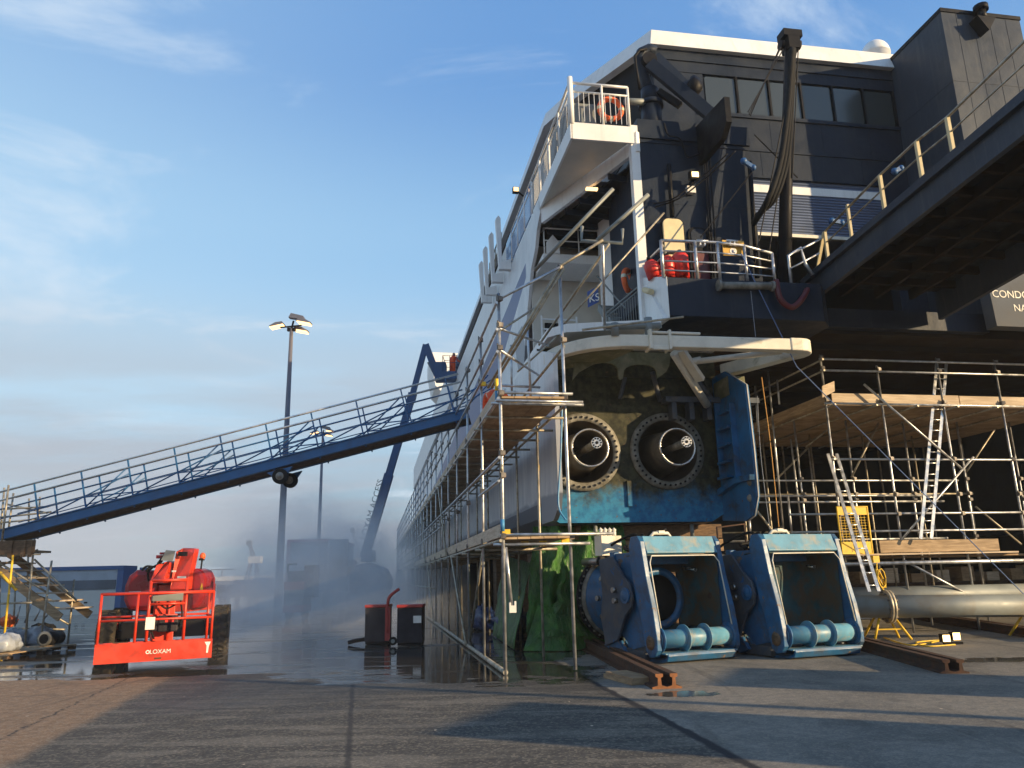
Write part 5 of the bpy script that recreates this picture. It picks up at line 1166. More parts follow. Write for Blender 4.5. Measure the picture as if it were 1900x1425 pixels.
lp(MB(LB).bx(.45*WB,.52*WB,.82,1.0,1.05,1.2), 'valve_box', 'black')
# chassis
ch = lp(MB(LC).bx(.3,TW-.3,.1,2.5,.42,.78).bx(.0,TW,.25,.55,.42,.6).bx(.0,TW,2.05,2.35,.42,.6), 'chassis', 'black')
for x in (-.02, TW+.02):
    for y in (.4, 2.2):
        wr = MB(LC).lathe([(.26,-.19),(.46,-.19),(.52,-.13),(.52,.13),(.46,.19),(.26,.19)],(x,y,.52),(1,0,0),28)
        for k in range(22):
            a = 2*math.pi*k/22
            for sd in (-1,1):
                p = (x+sd*.02, y+.515*math.cos(a), .52+.515*math.sin(a)); q = (x+sd*.18, y+.515*math.cos(a+.16), .52+.515*math.sin(a+.16))
                wr.bar(p, q, .045, .055)
        wo = lp(wr, 'wheel', 'tyre'); lp(MB(LC).lathe([(.0,-.1),(.2,-.12),(.26,-.17),(.26,.17),(.2,.12),(0,.1)],(x,y,.52),(1,0,0),20), 'rim', 'orange', wo)
# turntable covers and arms
def LT(x, y, z): p = PW(308,1092,'y',t0_.y+.9); return Vc((p.x+x,p.y+y,z))
def Lx(px, y, Y=None): return PW(px, 1092, 'y', t0_.y+.9).dot(Vc((1,0,0)))
sx_ = lambda px: PW(px,1092,'y',t0_.y+.9).x - PW(308,1092,'y',t0_.y+.9).x
sz_ = lambda py: PW(308,py,'y',t0_.y+.9).z
def pod(x0,x1): 
    pts = [(x0+.12,0,sz_(1132)),(x1-.02,0,sz_(1135)),(x1,0,sz_(1058)),(x0+.25,0,sz_(1056)),(x0+.08,0,sz_(1066)),(x0,0,sz_(1085)),(x0,0,sz_(1112))]
    return MB(LT).prism(pts,(0,1.2,0))
lp(pod(sx_(228),sx_(292)), 'engine_cover', 'reddeep', bevel=.12)
xa, xb = sx_(352), sx_(379)
lp(MB(LT).prism([(xa,0,sz_(1134)),(xb-.14,0,sz_(1130)),(xb,0,sz_(1108)),(xb,0,sz_(1075)),(xb-.1,0,sz_(1058)),(xa,0,sz_(1054))],(0,.75,0)), 'tank_cover', 'reddeep', bevel=.10)
lp(MB(LT).bx(sx_(290),sx_(354),.1,1.6,sz_(1136),sz_(1085)), 'turntable', 'orange', bevel=.02)
lp(MB(LT).prism([(sx_(322),-.25,sz_(1095)),(sx_(355),-.25,sz_(1095)),(sx_(357),-.1,sz_(1026)),(sx_(353),.1,sz_(1018)),(sx_(330),.1,sz_(1017)),(sx_(324),-.1,sz_(1024))],(0,.3,0)), 'main_boom', 'orange', bevel=.03)
lp(MB(LT).bx(sx_(332),sx_(347),-.21,-.12,sz_(1033),sz_(1025)), 'boom_slot', 'black')
lp(MB(LT).prism([(sx_(291),-.45,sz_(1082)),(sx_(318),-.45,sz_(1082)),(sx_(317),-.2,sz_(1044)),(sx_(306),.1,sz_(1040)),(sx_(293),-.2,sz_(1048))],(0,.7,0)), 'lower_boom', 'orange', bevel=.03)
lp(MB(LT).prism([(sx_(301),-.2,sz_(1040)),(sx_(322),-.2,sz_(1042)),(sx_(324),-.15,sz_(1023)),(sx_(307),-.15,sz_(1021))],(0,.03,0)), 'mesh_guard', 'palegrey')
mb = MB(LT)
for q in ([(272,1060),(278,1052),(292,1050),(300,1040)],[(264,1058),(272,1050),(288,1052)],[(278,1078),(276,1062),(284,1052),(296,1046)],[(292,1046),(300,1034),(306,1026)]): mb.path(sag([(sx_(a),-.1,sz_(b)) for a,b in q]), .025, 6)
lp(mb, 'hoses', 'rubber')
lp(MB(LT).bx(sx_(288),sx_(306),-.1,.2,sz_(1036),sz_(1030)).bx(sx_(294),sx_(306),-.1,.2,sz_(1029),sz_(1025)), 'cable_tray', 'reddeep')
lp(MB(LT).tube((sx_(364),.2,sz_(1058)),(sx_(365),.2,sz_(1040)),.02,6).bx(sx_(361),sx_(368),.12,.26,sz_(1041),sz_(1037)), 'beacon_stem', 'black')
lp(MB(LT).ball((sx_(365.5),.2,sz_(1033)),.07,.07,.09,12), 'beacon', 'ring')
# decals, wear and plumbing on the lift
lp(MB(LT).prism([(sx_(371),-.006,sz_(1096)),(sx_(377),-.006,sz_(1096)),(sx_(374),-.006,sz_(1083))],(0,.004,0)), 'warning_triangle', 'yellow')
for x0,x1,y0,y1 in ((325,333,1062,1059),(336,352,1074,1070),(240,262,1101,1096)):
    lp(MB(LT).bx(sx_(x0),sx_(x1),-.27 if x0 > 300 else -.005,-.262 if x0 > 300 else -.001,sz_(y0),sz_(y1)), 'decal_strip', 'paper')
mb = MB(LB)
for q in ([(.45*WB,.3,1.3),(.43*WB,.4,1.1),(.46*WB,.5,.8),(.5*WB,.55,.6)],[(.70*WB,.3,1.3),(.73*WB,.45,1.0),(.70*WB,.6,.75)],[(.5*WB,.15,1.28),(.58*WB,.2,1.16),(.68*WB,.15,1.27)]): mb.path(sag(q), .018, 6)
lp(mb, 'control_cable', 'rubber', bko)
lp(MB(LB).tube((.60*WB,.95,.6),(.60*WB,2.0,1.1),.05,10), 'lift_cylinder', 'chrome')
lp(MB(LB).bx(.50*WB,.56*WB,-.004,.0,.27,.30).bx(.14*WB,.27*WB,.045,.052,.585,.60), 'scuff', 'rust', bko)
# ------------------------------------------------------------------ people (one skinned body each)
def person(label, J, mats, zsplit, parent_extra=None, name='person'):
    """J: joints name->(pos, radius); bones: pairs; mats: function of (pos)->index"""
    names = list(J); me = bpy.data.meshes.new('p'); idx = {n: i for i, n in enumerate(names)}
    bones = [('pelvis','waist'),('waist','chest'),('chest','neck'),('neck','head0'),('head0','head1')]
    for s_ in 'LR': bones += [('chest','sh'+s_),('sh'+s_,'el'+s_),('el'+s_,'wr'+s_),('wr'+s_,'hd'+s_),('pelvis','hp'+s_),('hp'+s_,'kn'+s_),('kn'+s_,'an'+s_),('an'+s_,'to'+s_)]
    me.from_pydata([J[n][0] for n in names], [(idx[a], idx[b_]) for a, b_ in bones], [])
    o = bpy.data.objects.new('p', me); C.objects.link(o); sk = o.modifiers.new('s','SKIN'); sk.use_smooth_shade = True
    for i, n in enumerate(names): me.skin_vertices[0].data[i].radius = (J[n][1], J[n][1])
    me.skin_vertices[0].data[0].use_root = True
    sb_ = o.modifiers.new('d','SUBSURF'); sb_.levels = sb_.render_levels = 2
    dg = bpy.context.evaluated_depsgraph_get(); nm = bpy.data.meshes.new_from_object(o.evaluated_get(dg))
    bpy.data.objects.remove(o); nm.materials.clear()
    for k in mats: nm.materials.append(M[k])
    for p in nm.polygons: p.material_index = zsplit(p.center); p.use_smooth = True
    base = Vc((sum(v.co.x for v in nm.vertices)/len(nm.vertices), sum(v.co.y for v in nm.vertices)/len(nm.vertices), min(v.co.z for v in nm.vertices)))
    for v in nm.vertices: v.co -= base
    nm.name = name; ob = bpy.data.objects.new(name, nm); C.objects.link(ob); ob.location = base; WP[ob] = base
    return tag(ob, label, 'person')
# ------------------------------------------------------------------ far blue boom lift with a worker
FY = 46.0
def FW(x, y, d=0): p = PW(x, y, 'y', FY+d); return (p.x, p.y, p.z)
fb0 = Vc(FW(682,1125)); fb0.z = 0
fl_ = thing('boom_lift', 'blue telescopic boom lift in the mist reaching up to the ferry roof', 'boom lift', fb0)
lowz = 0.55
a, b_ = Vc(FW(648,1060)), Vc(FW(722,1060))
MB().prism([(a.x,FY,.95),(b_.x-.1,FY,.95),(b_.x,FY,1.6),(b_.x-.35,FY,2.25),(a.x+1.0,FY,2.6),(a.x+.35,FY,2.45),(a.x,FY,2.0)],(0,1.8,0)).build('turntable', M['liftblue'], fl_, bevel=.12)
MB().bx(a.x+.2,b_.x-.3,FY-.1,FY+2.2,.5,.95).build('chassis', M['black'], fl_)
for x in (a.x+.4,b_.x-.5):
    for y in (FY-.2,FY+2.1): MB().cyl((x-.0,y-.2,.5),(0,1,0),.5,.4,20).build('wheel', M['tyre'], fl_)
MB().prism([FW(668,1042),FW(690,1042),FW(690,1020),FW(676,1020)],(0,1.2,0)).build('boom_foot', M['liftblue'], fl_)
bA, bB, bC, bD = FW(676,1035,.5), FW(722,880,.5), FW(764,738,.5), FW(790,640,.5)
MB().bar(bA,bB,.42,.52).build('boom', M['liftblue'], fl_); MB().bar(bB,bC,.32,.42).build('boom', M['liftblue'], fl_)
MB().bar(bC,bD,.26,.34).build('inner_boom', M['liftblue'], fl_); MB().bar(FW(762,745,.5),FW(766,730,.5),.4,.5).build('boom_collar', M['liftblue'], fl_)
MB().bar(bD,FW(812,698,.5),.30,.42).build('jib', M['liftblue'], fl_); MB().bar(FW(795,672,.5),FW(810,700,.5),.14,.18).build('jib_link', M['palegrey'], fl_)
MB().bx(*(FW(808,0)[0],FW(826,0)[0]),FY-.1,FY+.9,PW(820,704,'y',FY).z,PW(820,672,'y',FY).z).build('jib_head', M['liftblue'], fl_)
k0, k1 = Vc(FW(822,704)), Vc(FW(848,690))
bo_ = MB().bx(k0.x,k1.x,FY-.2,FY+.9,k0.z,k1.z).build('basket', M['liftblue'], fl_)
mb = MB()
for z in (k1.z+.55, k1.z+1.0):
    mb.path([(k0.x,FY-.2,z),(k1.x,FY-.2,z),(k1.x,FY+.9,z),(k0.x,FY+.9,z)], .025, 6, closed=True)
for x in (k0.x, (k0.x+k1.x)/2, k1.x):
    for y in (FY-.2,FY+.9): mb.tube((x,y,k1.z),(x,y,k1.z+1.0),.025,6)
mb.build('basket_rail', M['liftblue'], bo_)
dirb = (Vc(bB)-Vc(bA)).normalized(); sd_ = Vc((0,-1,0))
nb_ = dirb.cross(sd_); 
letters('LOXAM ACCESS', Vc(bA)+dirb*1.0+Vc((0,-.40,0))+nb_*(-.15), dirb, -nb_ if nb_.x > 0 else nb_, .5, M['palegrey'], fl_)
px_ = Vc(FW(839.5,688,.3)); fz_ = k0.z+.06
ca_, sa_ = math.cos(R(50)), math.sin(R(50))
def pj(dx, dy, z, r_): return ((px_.x+dx*ca_-dy*sa_, px_.y+dx*sa_+dy*ca_, fz_+z), r_*1.12)
J = dict(pelvis=pj(0,0,.95,.155), waist=pj(.02,0,1.12,.145), chest=pj(.05,0,1.38,.165), neck=pj(.10,0,1.54,.07), head0=pj(.13,0,1.63,.095), head1=pj(.15,0,1.74,.085))
for s_, o_ in (('L',-.17),('R',.17)):
    J['sh'+s_] = pj(.06,o_,1.42,.08); J['el'+s_] = pj(.22,o_*1.35,1.20,.06); J['wr'+s_] = pj(.42,o_*1.1,1.22,.045); J['hd'+s_] = pj(.52,o_,1.24,.04)
    J['hp'+s_] = pj(0,o_*.6,.88,.115); J['kn'+s_] = pj(.03,o_*.65,.48,.085); J['an'+s_] = pj(-.02,o_*.7,.09,.06); J['to'+s_] = pj(.16,o_*.75,.05,.05)
hz_ = fz_
def zs1(c_):
    if c_.z > hz_+1.68: return 2
    if c_.z > hz_+1.56: return 1
    if (c_.x-px_.x)*ca_+(c_.y-px_.y)*sa_ > .47: return 1
    if c_.z < hz_+.1: return 2
    return 0
person('worker in bright orange overalls standing in the blue lift basket, arms to the ferry side', J, ('hivis','skin','hair'), zs1)
# worker kneeling on the top deck of the scaffold
kn_ = Vc((.42, 3.0, 4.89))
def kj(u, v, z, r_): return (tuple(S(kn_.x+u, kn_.y+v, kn_.z+z)), r_)
J = dict(pelvis=kj(.0,-.25,.52,.20), waist=kj(.0,-.02,.66,.20), chest=kj(-.0,.30,.72,.22), neck=kj(-.02,.52,.60,.09), head0=kj(-.03,.62,.52,.11), head1=kj(-.03,.72,.44,.10))
for s_, o_ in (('L',-.19),('R',.19)):
    J['sh'+s_] = kj(o_,.38,.66,.10); J['el'+s_] = kj(o_*1.2,.45,.36,.07); J['wr'+s_] = kj(o_,.62,.14,.055); J['hd'+s_] = kj(o_,.72,.06,.05)
    J['hp'+s_] = kj(o_*.65,-.22,.42,.15); J['kn'+s_] = kj(o_*.8,.12,.09,.10); J['an'+s_] = kj(o_*.8,-.36,.08,.07); J['to'+s_] = kj(o_*.8,-.50,.05,.06)
pe_ = S(*kn_)
def zs2(c_):
    q = c_-A0; u, v, z = q.dot(U)-kn_.x, q.dot(V)-kn_.y, c_.z-kn_.z
    if v > .50 and z < .6: return 2
    if abs(v-.02-.10*(z-.6)) < .035 and z > .45: return 3
    if z < .1 and v < -.3: return 2
    return 0
person('worker in orange jacket with pale reflective band bending low on the scaffold deck', J, ('hivis','skin','hair','reflect'), zs2)
# ------------------------------------------------------------------ lamp posts
def lamp(px0, px1, ytop, Y, label, h2):
    tp = PW(px1, ytop, 'y', Y); t = thing('lamp_post', label, 'lamp post', (tp.x, Y, 0), 'tall floodlight masts on the quay')
    MB().tube((tp.x,Y,0),(tp.x,Y,tp.z), .24, 12, r2=.11).build('pole', M['lamppole'], t)
    MB().bx(tp.x-.25,tp.x+.25,Y-.1,Y+.1,tp.z-.15,tp.z+.05).tube((tp.x-.7,Y,tp.z+.1),(tp.x+.6,Y,tp.z+.2),.05,6).tube((tp.x,Y,tp.z),(tp.x+.1,Y,tp.z+.5),.06,6).build('crossarm', M['black'], t)
    for dx, dy, dz, s_ in ((-.85,0,.15,-1),(.75,-.1,.30,1),(.45,.4,-.05,1)):
        c_ = Vc((tp.x+dx,Y+dy,tp.z+dz)); q = MB().prism([(c_.x-.42*s_,c_.y-.25,c_.z+.12),(c_.x-.30*s_,c_.y-.25,c_.z+.27),(c_.x+.1*s_,c_.y-.25,c_.z+.22),(c_.x+.48*s_,c_.y-.25,c_.z+.0),(c_.x+.44*s_,c_.y-.25,c_.z-.06)],(0,.5,0)).build('lamp_head', M['lamppole'], t)
        MB().prism([(c_.x-.36*s_,c_.y-.26,c_.z+.10),(c_.x+.44*s_,c_.y-.26,c_.z-.07),(c_.x+.42*s_,c_.y-.26,c_.z-.13),(c_.x-.34*s_,c_.y-.26,c_.z+.02)],(0,.52,0)).build('lamp_glass', M['lampglow'], q)
        if s_ > 0 and dz > .2: MB().prism([(c_.x-.9,c_.y-.2,c_.z+.35),(c_.x-.75,c_.y-.2,c_.z+.62),(c_.x+.0,c_.y-.2,c_.z+.42),(c_.x+.1,c_.y-.2,c_.z+.2),(c_.x-.5,c_.y-.2,c_.z+.28)],(0,.4,0)).build('lamp_housing', M['lamppole'], q)
lamp(518,541,610,45,'nearer tall lamp post with three lit floodlights standing clear against the sky',16)
lamp(596,599,806,80,'farther lamp post whose lit heads show through the gangway railings',16)
# ------------------------------------------------------------------ truck with open box body, loader, cabinets
ty = 44.0
def TW_(x, y): p = PW(x, y, 'y', ty); return p
c0, c1 = TW_(535,1003), TW_(612,1003); ct = c0.z
tr = thing('box_truck', 'red edged box truck with its rear wide open and right door swung out', 'truck', ((c0.x+c1.x)/2,ty+3,0))
MB().bx(c0.x,c0.x+.1,ty,ty+6.5,1.1,ct-.1).bx(c1.x-.1,c1.x,ty,ty+6.5,1.1,ct-.1).bx(c0.x,c1.x,ty+6.4,ty+6.5,1.1,ct-.1).bx(c0.x,c1.x,ty,ty+6.5,1.0,1.1).build('body', M['cabinet'], tr)
MB().bx(c0.x-.04,c1.x+.04,ty-.03,ty+6.5,ct-.1,ct+.05).build('roof', M['redframe'], tr)
MB().bx(c0.x-.05,c0.x+.14,ty-.06,ty-.005,1.1,ct-.1).build('corner_post', M['redframe'], tr)
dr = MB().bx(c1.x+.02,c1.x+1.15,ty-.5,ty-.42,1.1,ct-.02).build('door', M['far'], tr)
MB().bx(c1.x+.05,c1.x+.09,ty-.54,ty-.51,1.15,ct-.1).build('door_bar', M['paper'], dr)
for x in (c0.x+.3,c1.x-.3):
    for y in (ty+1.2,ty+5.4): MB().cyl((x-.17,y,.5),(1,0,0),.5,.34,18).build('wheel', M['tyre'], tr)
MB().bx(c0.x+.1,c1.x-.1,ty+6.6,ty+8.4,.7,2.9).build('cab', M['redframe'], tr, bevel=.1)
ly_ = 35.0
l0, l1 = PW(525,1110,'y',ly_), PW(566,1048,'y',ly_)
ld = thing('generator_cart', 'red and silver wheeled machine with slatted back parked by the nearer lamp post', 'machine', ((l0.x+l1.x)/2,ly_+.6,0))
hh = 1.75
MB().bx(l0.x,l1.x,ly_,ly_+1.4,1.25,1.6).bx(l0.x,l1.x,ly_,ly_+1.4,.3,.6).build('body', M['redframe'], ld, bevel=.03)
MB().bx(l0.x+.03,l1.x-.03,ly_+.02,ly_+1.38,.6,1.25).build('core', M['far'], ld)
for k in range(3): MB().bx(l0.x+.08,l1.x-.08,ly_-.03,ly_+.02,.68+k*.19,.78+k*.19).build('slat', M['palegrey'], ld)
MB().bx(l0.x+.1,l1.x+.1,ly_+.2,ly_+1.2,1.6,2.05).bx(l1.x-.1,l1.x+.35,ly_+.3,ly_+1.2,.9,2.3).build('engine', M['cabinet'], ld)
MB().path([(l0.x+.1,ly_+.2,1.95),(l0.x+.1,ly_+.2,2.35),(l0.x+.5,ly_+.2,2.35)],.05,6).build('exhaust', M['black'], ld)
for x in (l0.x+.1,l1.x-.1): MB().cyl((x-.1,ly_+.7,.3),(1,0,0),.3,.2,14).build('wheel', M['tyre'], ld)
def cab(px0,px1,ptop,pbot,name,label,cat):
    a, b_ = PW(px0,pbot,'z',0), PW(px1,pbot,'z',0); top = PW(px0,ptop,'y',a.y).z
    w_ = b_.x-a.x; t = thing(name, label, cat, ((a.x+b_.x)/2,a.y+.3,0))
    MB().bx(a.x+.015,b_.x-.015,a.y,a.y+.55,.07,top-.05).build('case', M['cabinet'], t, bevel=.01)
    MB().bx(a.x,b_.x,a.y-.02,a.y+.57,top-.05,top+.02).build('lid', M['redframe'], t, bevel=.01)
    MB().bx(a.x+.03,b_.x-.03,a.y+.02,a.y+.53,0.01,.07).build('plinth', M['black'], t)
    MB().bx(a.x+.05,b_.x-.05,a.y-.006,a.y,.14,top-.14).build('front_panel', M['cabinet'], t)
    return t, a, b_, top
t1c, a, b_, tz = cab(675,719,1124,1197,'pressure_washer','dark pressure washer cabinet with a red lid, left of the pair on the wet quay','pressure washer')
wz = tz
MB().path(sag([(b_.x-.02,a.y-.1,.3),(b_.x-.02,a.y-.1,wz),(b_.x+.02,a.y-.1,wz+.2),(b_.x+.16,a.y-.1,wz+.33),(b_.x+.27,a.y-.1,wz+.4)]), .04, 10).build('handle', M['redframe'], t1c)
MB().bx(b_.x-.08,b_.x+.05,a.y-.12,a.y-.03,.1,wz-.05).build('handle_column', M['redframe'], t1c)
MB().path([(a.x-.42,a.y+.1,.06),(a.x-.25,a.y+.1,.1),(a.x+.05,a.y+.1,.14)],.05,8).build('tow_bar', M['black'], t1c)
t2c, a, b_, tz = cab(735,783,1124,1199,'pressure_washer','dark pressure washer cabinet with a pale paper label, on the wet quay by the scaffold','pressure washer')
MB().bx(b_.x-.24,b_.x-.04,a.y-.012,a.y-.006,tz*.56,tz*.74).build('label_plate', M['paper'], t2c)
wh_ = MB().cyl((a.x-.08,a.y-.02,.12),(0,1,0),.1,.08,16).build('wheel', M['rubber'], t2c); MB().cyl((a.x-.08,a.y-.026,.12),(0,1,0),.05,.005,12).build('hub', M['palegrey'], wh_)
# ------------------------------------------------------------------ pallet and sacks at the left
pa, pb = PW(14,1226,'z',0), PW(142,1206,'z',0)
pd_ = (pb-pa); pl_ = pd_.length; pd_.normalize(); ps_ = Vc((-pd_.y,pd_.x,0))
def PT_(x,y,z): return pa+pd_*x+ps_*y+Z*z
pt = thing('pallet', 'worn wooden pallet on the quay under two loads', 'pallet', PT_(pl_/2,.5,0))
for k in range(5): MB(PT_).bx(0,pl_,.02+k*.2,.16+k*.2,.13,.155).build('deck_board', M['board'], pt)
for x in (0,pl_/2-.07,pl_-.14):
    for y in (.02,.42,.82): MB(PT_).bx(x,x+.14,y,y+.14,.02,.10).build('block', M['timber'], pt)
    MB(PT_).bx(x,x+.14,.0,.98,.10,.13).build('stringer', M['board'], pt)
tag(MB(PT_).lump((.38,.45,.33),.30,.3,.22,.3,seed=1).lump((.66,.5,.33),.24,.3,.22,.35,seed=3).build('plastic_sack', M['plastic']), 'pale blue grey plastic sacks tied up on the left of the pallet', 'sack')
dm = thing('steel_drum', 'black cylindrical filter canister lying on the right of the pallet', 'canister', PT_(pl_-.5,.4,.16))
MB(PT_).cyl((pl_-.78,.4,.34),(1,0,0),.17,.62,20).build('shell', M['black'], dm); MB(PT_).lathe([(.12,0),(.185,0),(.185,.05),(.17,.05)],(pl_-.8,.4,.34),(1,0,0),20).build('end_flange', M['flange'], dm)
p = PW(70,1190,'y',22); tag(MB().lump((p.x,22,.25),.4,.35,.3,.35,seed=4).build('plastic_sack', M['plastic']), 'pale sack lying beneath the stair tower at the far left', 'sack')
p = PW(20,1190,'y',21.5); tag(MB().lump((p.x,21.5,.24),.4,.35,.3,.35,seed=5).build('plastic_sack', M['plastic']), 'pale sack at the left picture edge behind the pallet', 'sack')
p = PW(100,1175,'y',23); tag(MB().lump((p.x-.4,23,.25),.42,.35,.33,.35,seed=6).build('dark_sack', M['rubber']), 'black bin sack heaped under the boarded stair flight', 'sack')
p = PW(18,1135,'y',24); tag(MB().lump((p.x,24,.62),.22,.22,.2,.3,seed=7).build('orange_sack', M['ring']), 'orange bundle glimpsed through the stair tower tubes', 'bundle')
# ------------------------------------------------------------------ shed
sy = 47.0
s0, s1, s2 = PW(-60,1140,'y',sy).x, PW(222,1140,'y',sy).x, PW(232,1140,'y',sy+1).x
st_ = PW(150,1051,'y',sy).z
sd = thing('site_shed', 'long low site shed with blue trim and cream lower wall, left background', 'shed', ((s0+s1)/2,sy+2,0))
MB().bx(s0,s1-.35,sy,sy+1.6,.0,1.35).build('lower_wall', M['shedcream'], sd)
MB().bx(s0,s1-.35,sy+.02,sy+1.6,1.35,st_-.22).build('upper_wall', M['shedgrey'], sd)
MB().bx(s0-.1,s1,sy-.06,sy+1.65,st_-.22,st_).build('roof', M['shedblue'], sd)
MB().bx(s1-.35,s1,sy-.03,sy+1.6,0,st_-.22).build('end_post', M['shedblue'], sd)
MB().bx(PW(100,1080,'y',sy).x,s1-.42,sy-.03,sy+.02,1.42,1.95).build('window_strip', M['far'], sd)
for x_ in (146,159): p = PW(x_,1118,'y',sy); MB().bx(p.x-.1,p.x+.1,sy-.01,sy+.0,p.z-.05,p.z+.04).build('vent', M['black'], sd)
MB().bx(s1+.12,s1+.42,sy+1.7,sy+2.6,0,st_-.1).build('side_annex', M['shedblue'], sd)
# ------------------------------------------------------------------ far quay: parked vans, barriers, ship, cranes
def farbox(name, px0, px1, ptop, Y, depth, mat, label, cat, group=None, cabf=True):
    a, b_ = PW(px0,1080,'y',Y).x, PW(px1,1080,'y',Y).x; h = PW((px0+px1)/2,ptop,'y',Y).z
    t = thing(name, label, cat, ((a+b_)/2,Y+depth/2,0), group)
    MB().bx(a,b_,Y,Y+depth,.5,h).build('body', M[mat], t, bevel=.12)
    if cabf:
        MB().bx(a+.12*(b_-a),b_-.12*(b_-a),Y-.03,Y+.0,h*.62,h*.88).build('window', M['win'], t)
        for x in (a+.25,b_-.25): MB().cyl((x-.1,Y+.6,.36),(1,0,0),.36,.22,14).build('wheel', M['tyre'], t)
    return t
farbox('parked_van',402,424,1085,62,4.5,'far','dark grey parked van just right of the red lift wheel, dim in mist','van','vans parked in the mist')
farbox('parked_van',432,466,1076,66,5,'cabinet','dark van parked in the mist, second from the red lift','van','vans parked in the mist')
farbox('parked_van',468,514,1072,60,5,'far','large dark van parked in the mist left of the lamp post foot','van','vans parked in the mist')
farbox('parked_van',588,628,1093,52,4.5,'far','low dark vehicle parked beneath the open truck door','van','vans parked in the mist')
p = PW(412,1160,'z',0); cn = thing('traffic_cone', 'orange traffic cone standing in the mist right of the red lift', 'cone', p)
MB().lathe([(.17,.04),(.03,.62),(0,.62)],p,(0,0,1),14).build('cone', M['ring'], cn); MB().bx(p.x-.2,p.x+.2,p.y-.2,p.y+.2,0.002,.045).build('base', M['ring'], cn)
sh0, sh1 = PW(380,1073,'y',330).x, PW(525,1073,'y',330).x
fs = thing('far_ship', 'long pale barge or ship lying low on the horizon behind the vans', 'ship', ((sh0+sh1)/2,332,0))
MB().bx(sh0,sh1,330,336,.0,2.6).build('hull', M['far'], fs); MB().bx(sh0,sh1,329.9,336,2.6,4.4).build('white_band', M['white'], fs)
ms_ = PW(412,1058,'y',329); MB().bx(ms_.x-.2,ms_.x+.2,329,329.4,4.4,ms_.z).bx(ms_.x-4.8,ms_.x+4.8,329,329.4,ms_.z,ms_.z+.5).build('mast', M['far'], fs)
def crane(px, ytop, ybase, Y, label, lean):
    b0 = PW(px,ybase,'y',Y); tpz = PW(px,ytop,'y',Y).z; t = thing('dock_crane', label, 'crane', (b0.x,Y,0), 'dock cranes fading into the haze')
    hz = b0.z; mid = hz+(tpz-hz)*.45
    for sx in (-2.6,2.6):
        for sy_ in (-2.5,2.5): MB().tube((b0.x+sx,Y+sy_,0),(b0.x+sx*.4,Y+sy_*.4,hz+4.5),.4,6).build('leg', M['far'], t)
    MB().bx(b0.x-1.6,b0.x+3.0,Y-1.5,Y+1.5,hz+4.5,hz+7.0).build('machine_house', M['white'], t)
    mb = MB()
    for sx in (-.7,.7):
        for sy_ in (-.7,.7): mb.tube((b0.x+sx,Y+sy_,hz+6),(b0.x+lean*.5+sx*.4,Y+sy_*.4,tpz),.22,5)
    n_ = 7
    for k in range(n_):
        t0, t1 = k/n_, (k+1)/n_; f = lambda q, s_: (b0.x+lean*.5*q+s_*.7*(1-.6*q), Y-.7, hz+6+(tpz-hz-6)*q)
        mb.tube(f(t0,-1),f(t1,1),.13,5)
    mb.build('jib', M['far'], t); MB().bx(b0.x+lean*.5-.9,b0.x+lean*.5+.9,Y-.8,Y+.8,tpz-1.2,tpz+.6).build('jib_head', M['far'], t)
crane(469,1006,1068,300,'thin lattice dock crane rising on the horizon right of the red lift',-4)
crane(666,982,1068,320,'very faint dock crane behind the blue boom lift foot',-6)
# white ship bow far along, seen behind the basket, is part of the ferry's superstructure
mb = MB(S).prism([(2.3,34,12.5),(2.3,84,12.5),(2.3,84,15.0),(2.3,36,15.0)],(.3,0,0)); mb.build('forward_house', M['white'], ferry)
a, b_ = P(808,738,'v',58), P(850,655,'v',58)
mb = MB(S).prism([(a.x,58,a.z+1.2),(a.x+1.2,58,a.z),(a.x+7,58,a.z),(a.x+7,58,b_.z),(a.x-.4,58,b_.z),(a.x-.4,58,b_.z-1.0)], (0,6,0)); fo_ = mb.build('bridge_wing', M['white'], ferry)
# ------------------------------------------------------------------ life rings, canisters, odds on the decks
def ring(p, nrm_, r_, label):
    t = thing('life_ring', label, 'life ring', S(*p)); q = Vc(nrm_).normalized(); x_ = q.orthogonal().normalized(); y_ = q.cross(x_)
    pts = [Vc(p)+(x_*math.cos(2*math.pi*k/24)+y_*math.sin(2*math.pi*k/24))*r_ for k in range(24)]
    MB(S).path(pts, .075, 10, closed=True).build('float', M['ring'], t)
    for k in (3,9,15,21): 
        mb = MB(S); mb.path([pts[k-1]*.5+pts[k]*.5, pts[k], pts[k]*.5+pts[(k+1) % 24]*.5], .079, 10, caps=False); mb.build('tape', M['reflect'], t)
    return t
p = P(1134,200,'v',3.34); ring((p.x,3.40,p.z),(0,1,0),.29,'orange life ring hung on the upper balcony rail beside the crane')
p = P(1166,522,'v',4.4); ring((p.x,4.4,p.z),(.75,-.65,0),.29,'orange life ring hung in the open mooring deck below the dark block')
cz_ = P(1240,500,'v',2.7)
for i, (x, s_) in enumerate(((1216,.18),(1240,.17),(1264,.2))):
    p = P(x,512,'v',2.7); q = thing('red_canister', ('leftmost red canister, lying slanted behind the stern rail','middle red canister standing behind the stern rail','tallest red canister standing right beside the cream door')[i], 'canister', S(p.x,2.7,p.z))
    MB(S).lathe([(0,0),(s_,.0),(s_,.34+.1*i),(s_*.6,.44+.1*i),(0,.46+.1*i)],(p.x,2.7,p.z-.05),(-.3 if i == 0 else 0,0,1),18).build('tank', M['redbag'], q)
    MB(S).cyl((p.x-(.14 if i == 0 else 0),2.7,p.z+.38+.1*i),(0,0,1),.05,.08,10).build('cap', M['black'], q)
def sling(x0,y0,x1,y1,v,label):
    return tag(MB(S).bar(P(x0,y0,'v',v),P(x1,y1,'v',v),.07,.1).ball(tuple(P(x0,y0,'v',v)),.09,.08,.09,8).ball(tuple(P(x1,y1,'v',v)),.07,.07,.08,8).build('chain_hoist', M['hoistblue']), label, 'hoist')
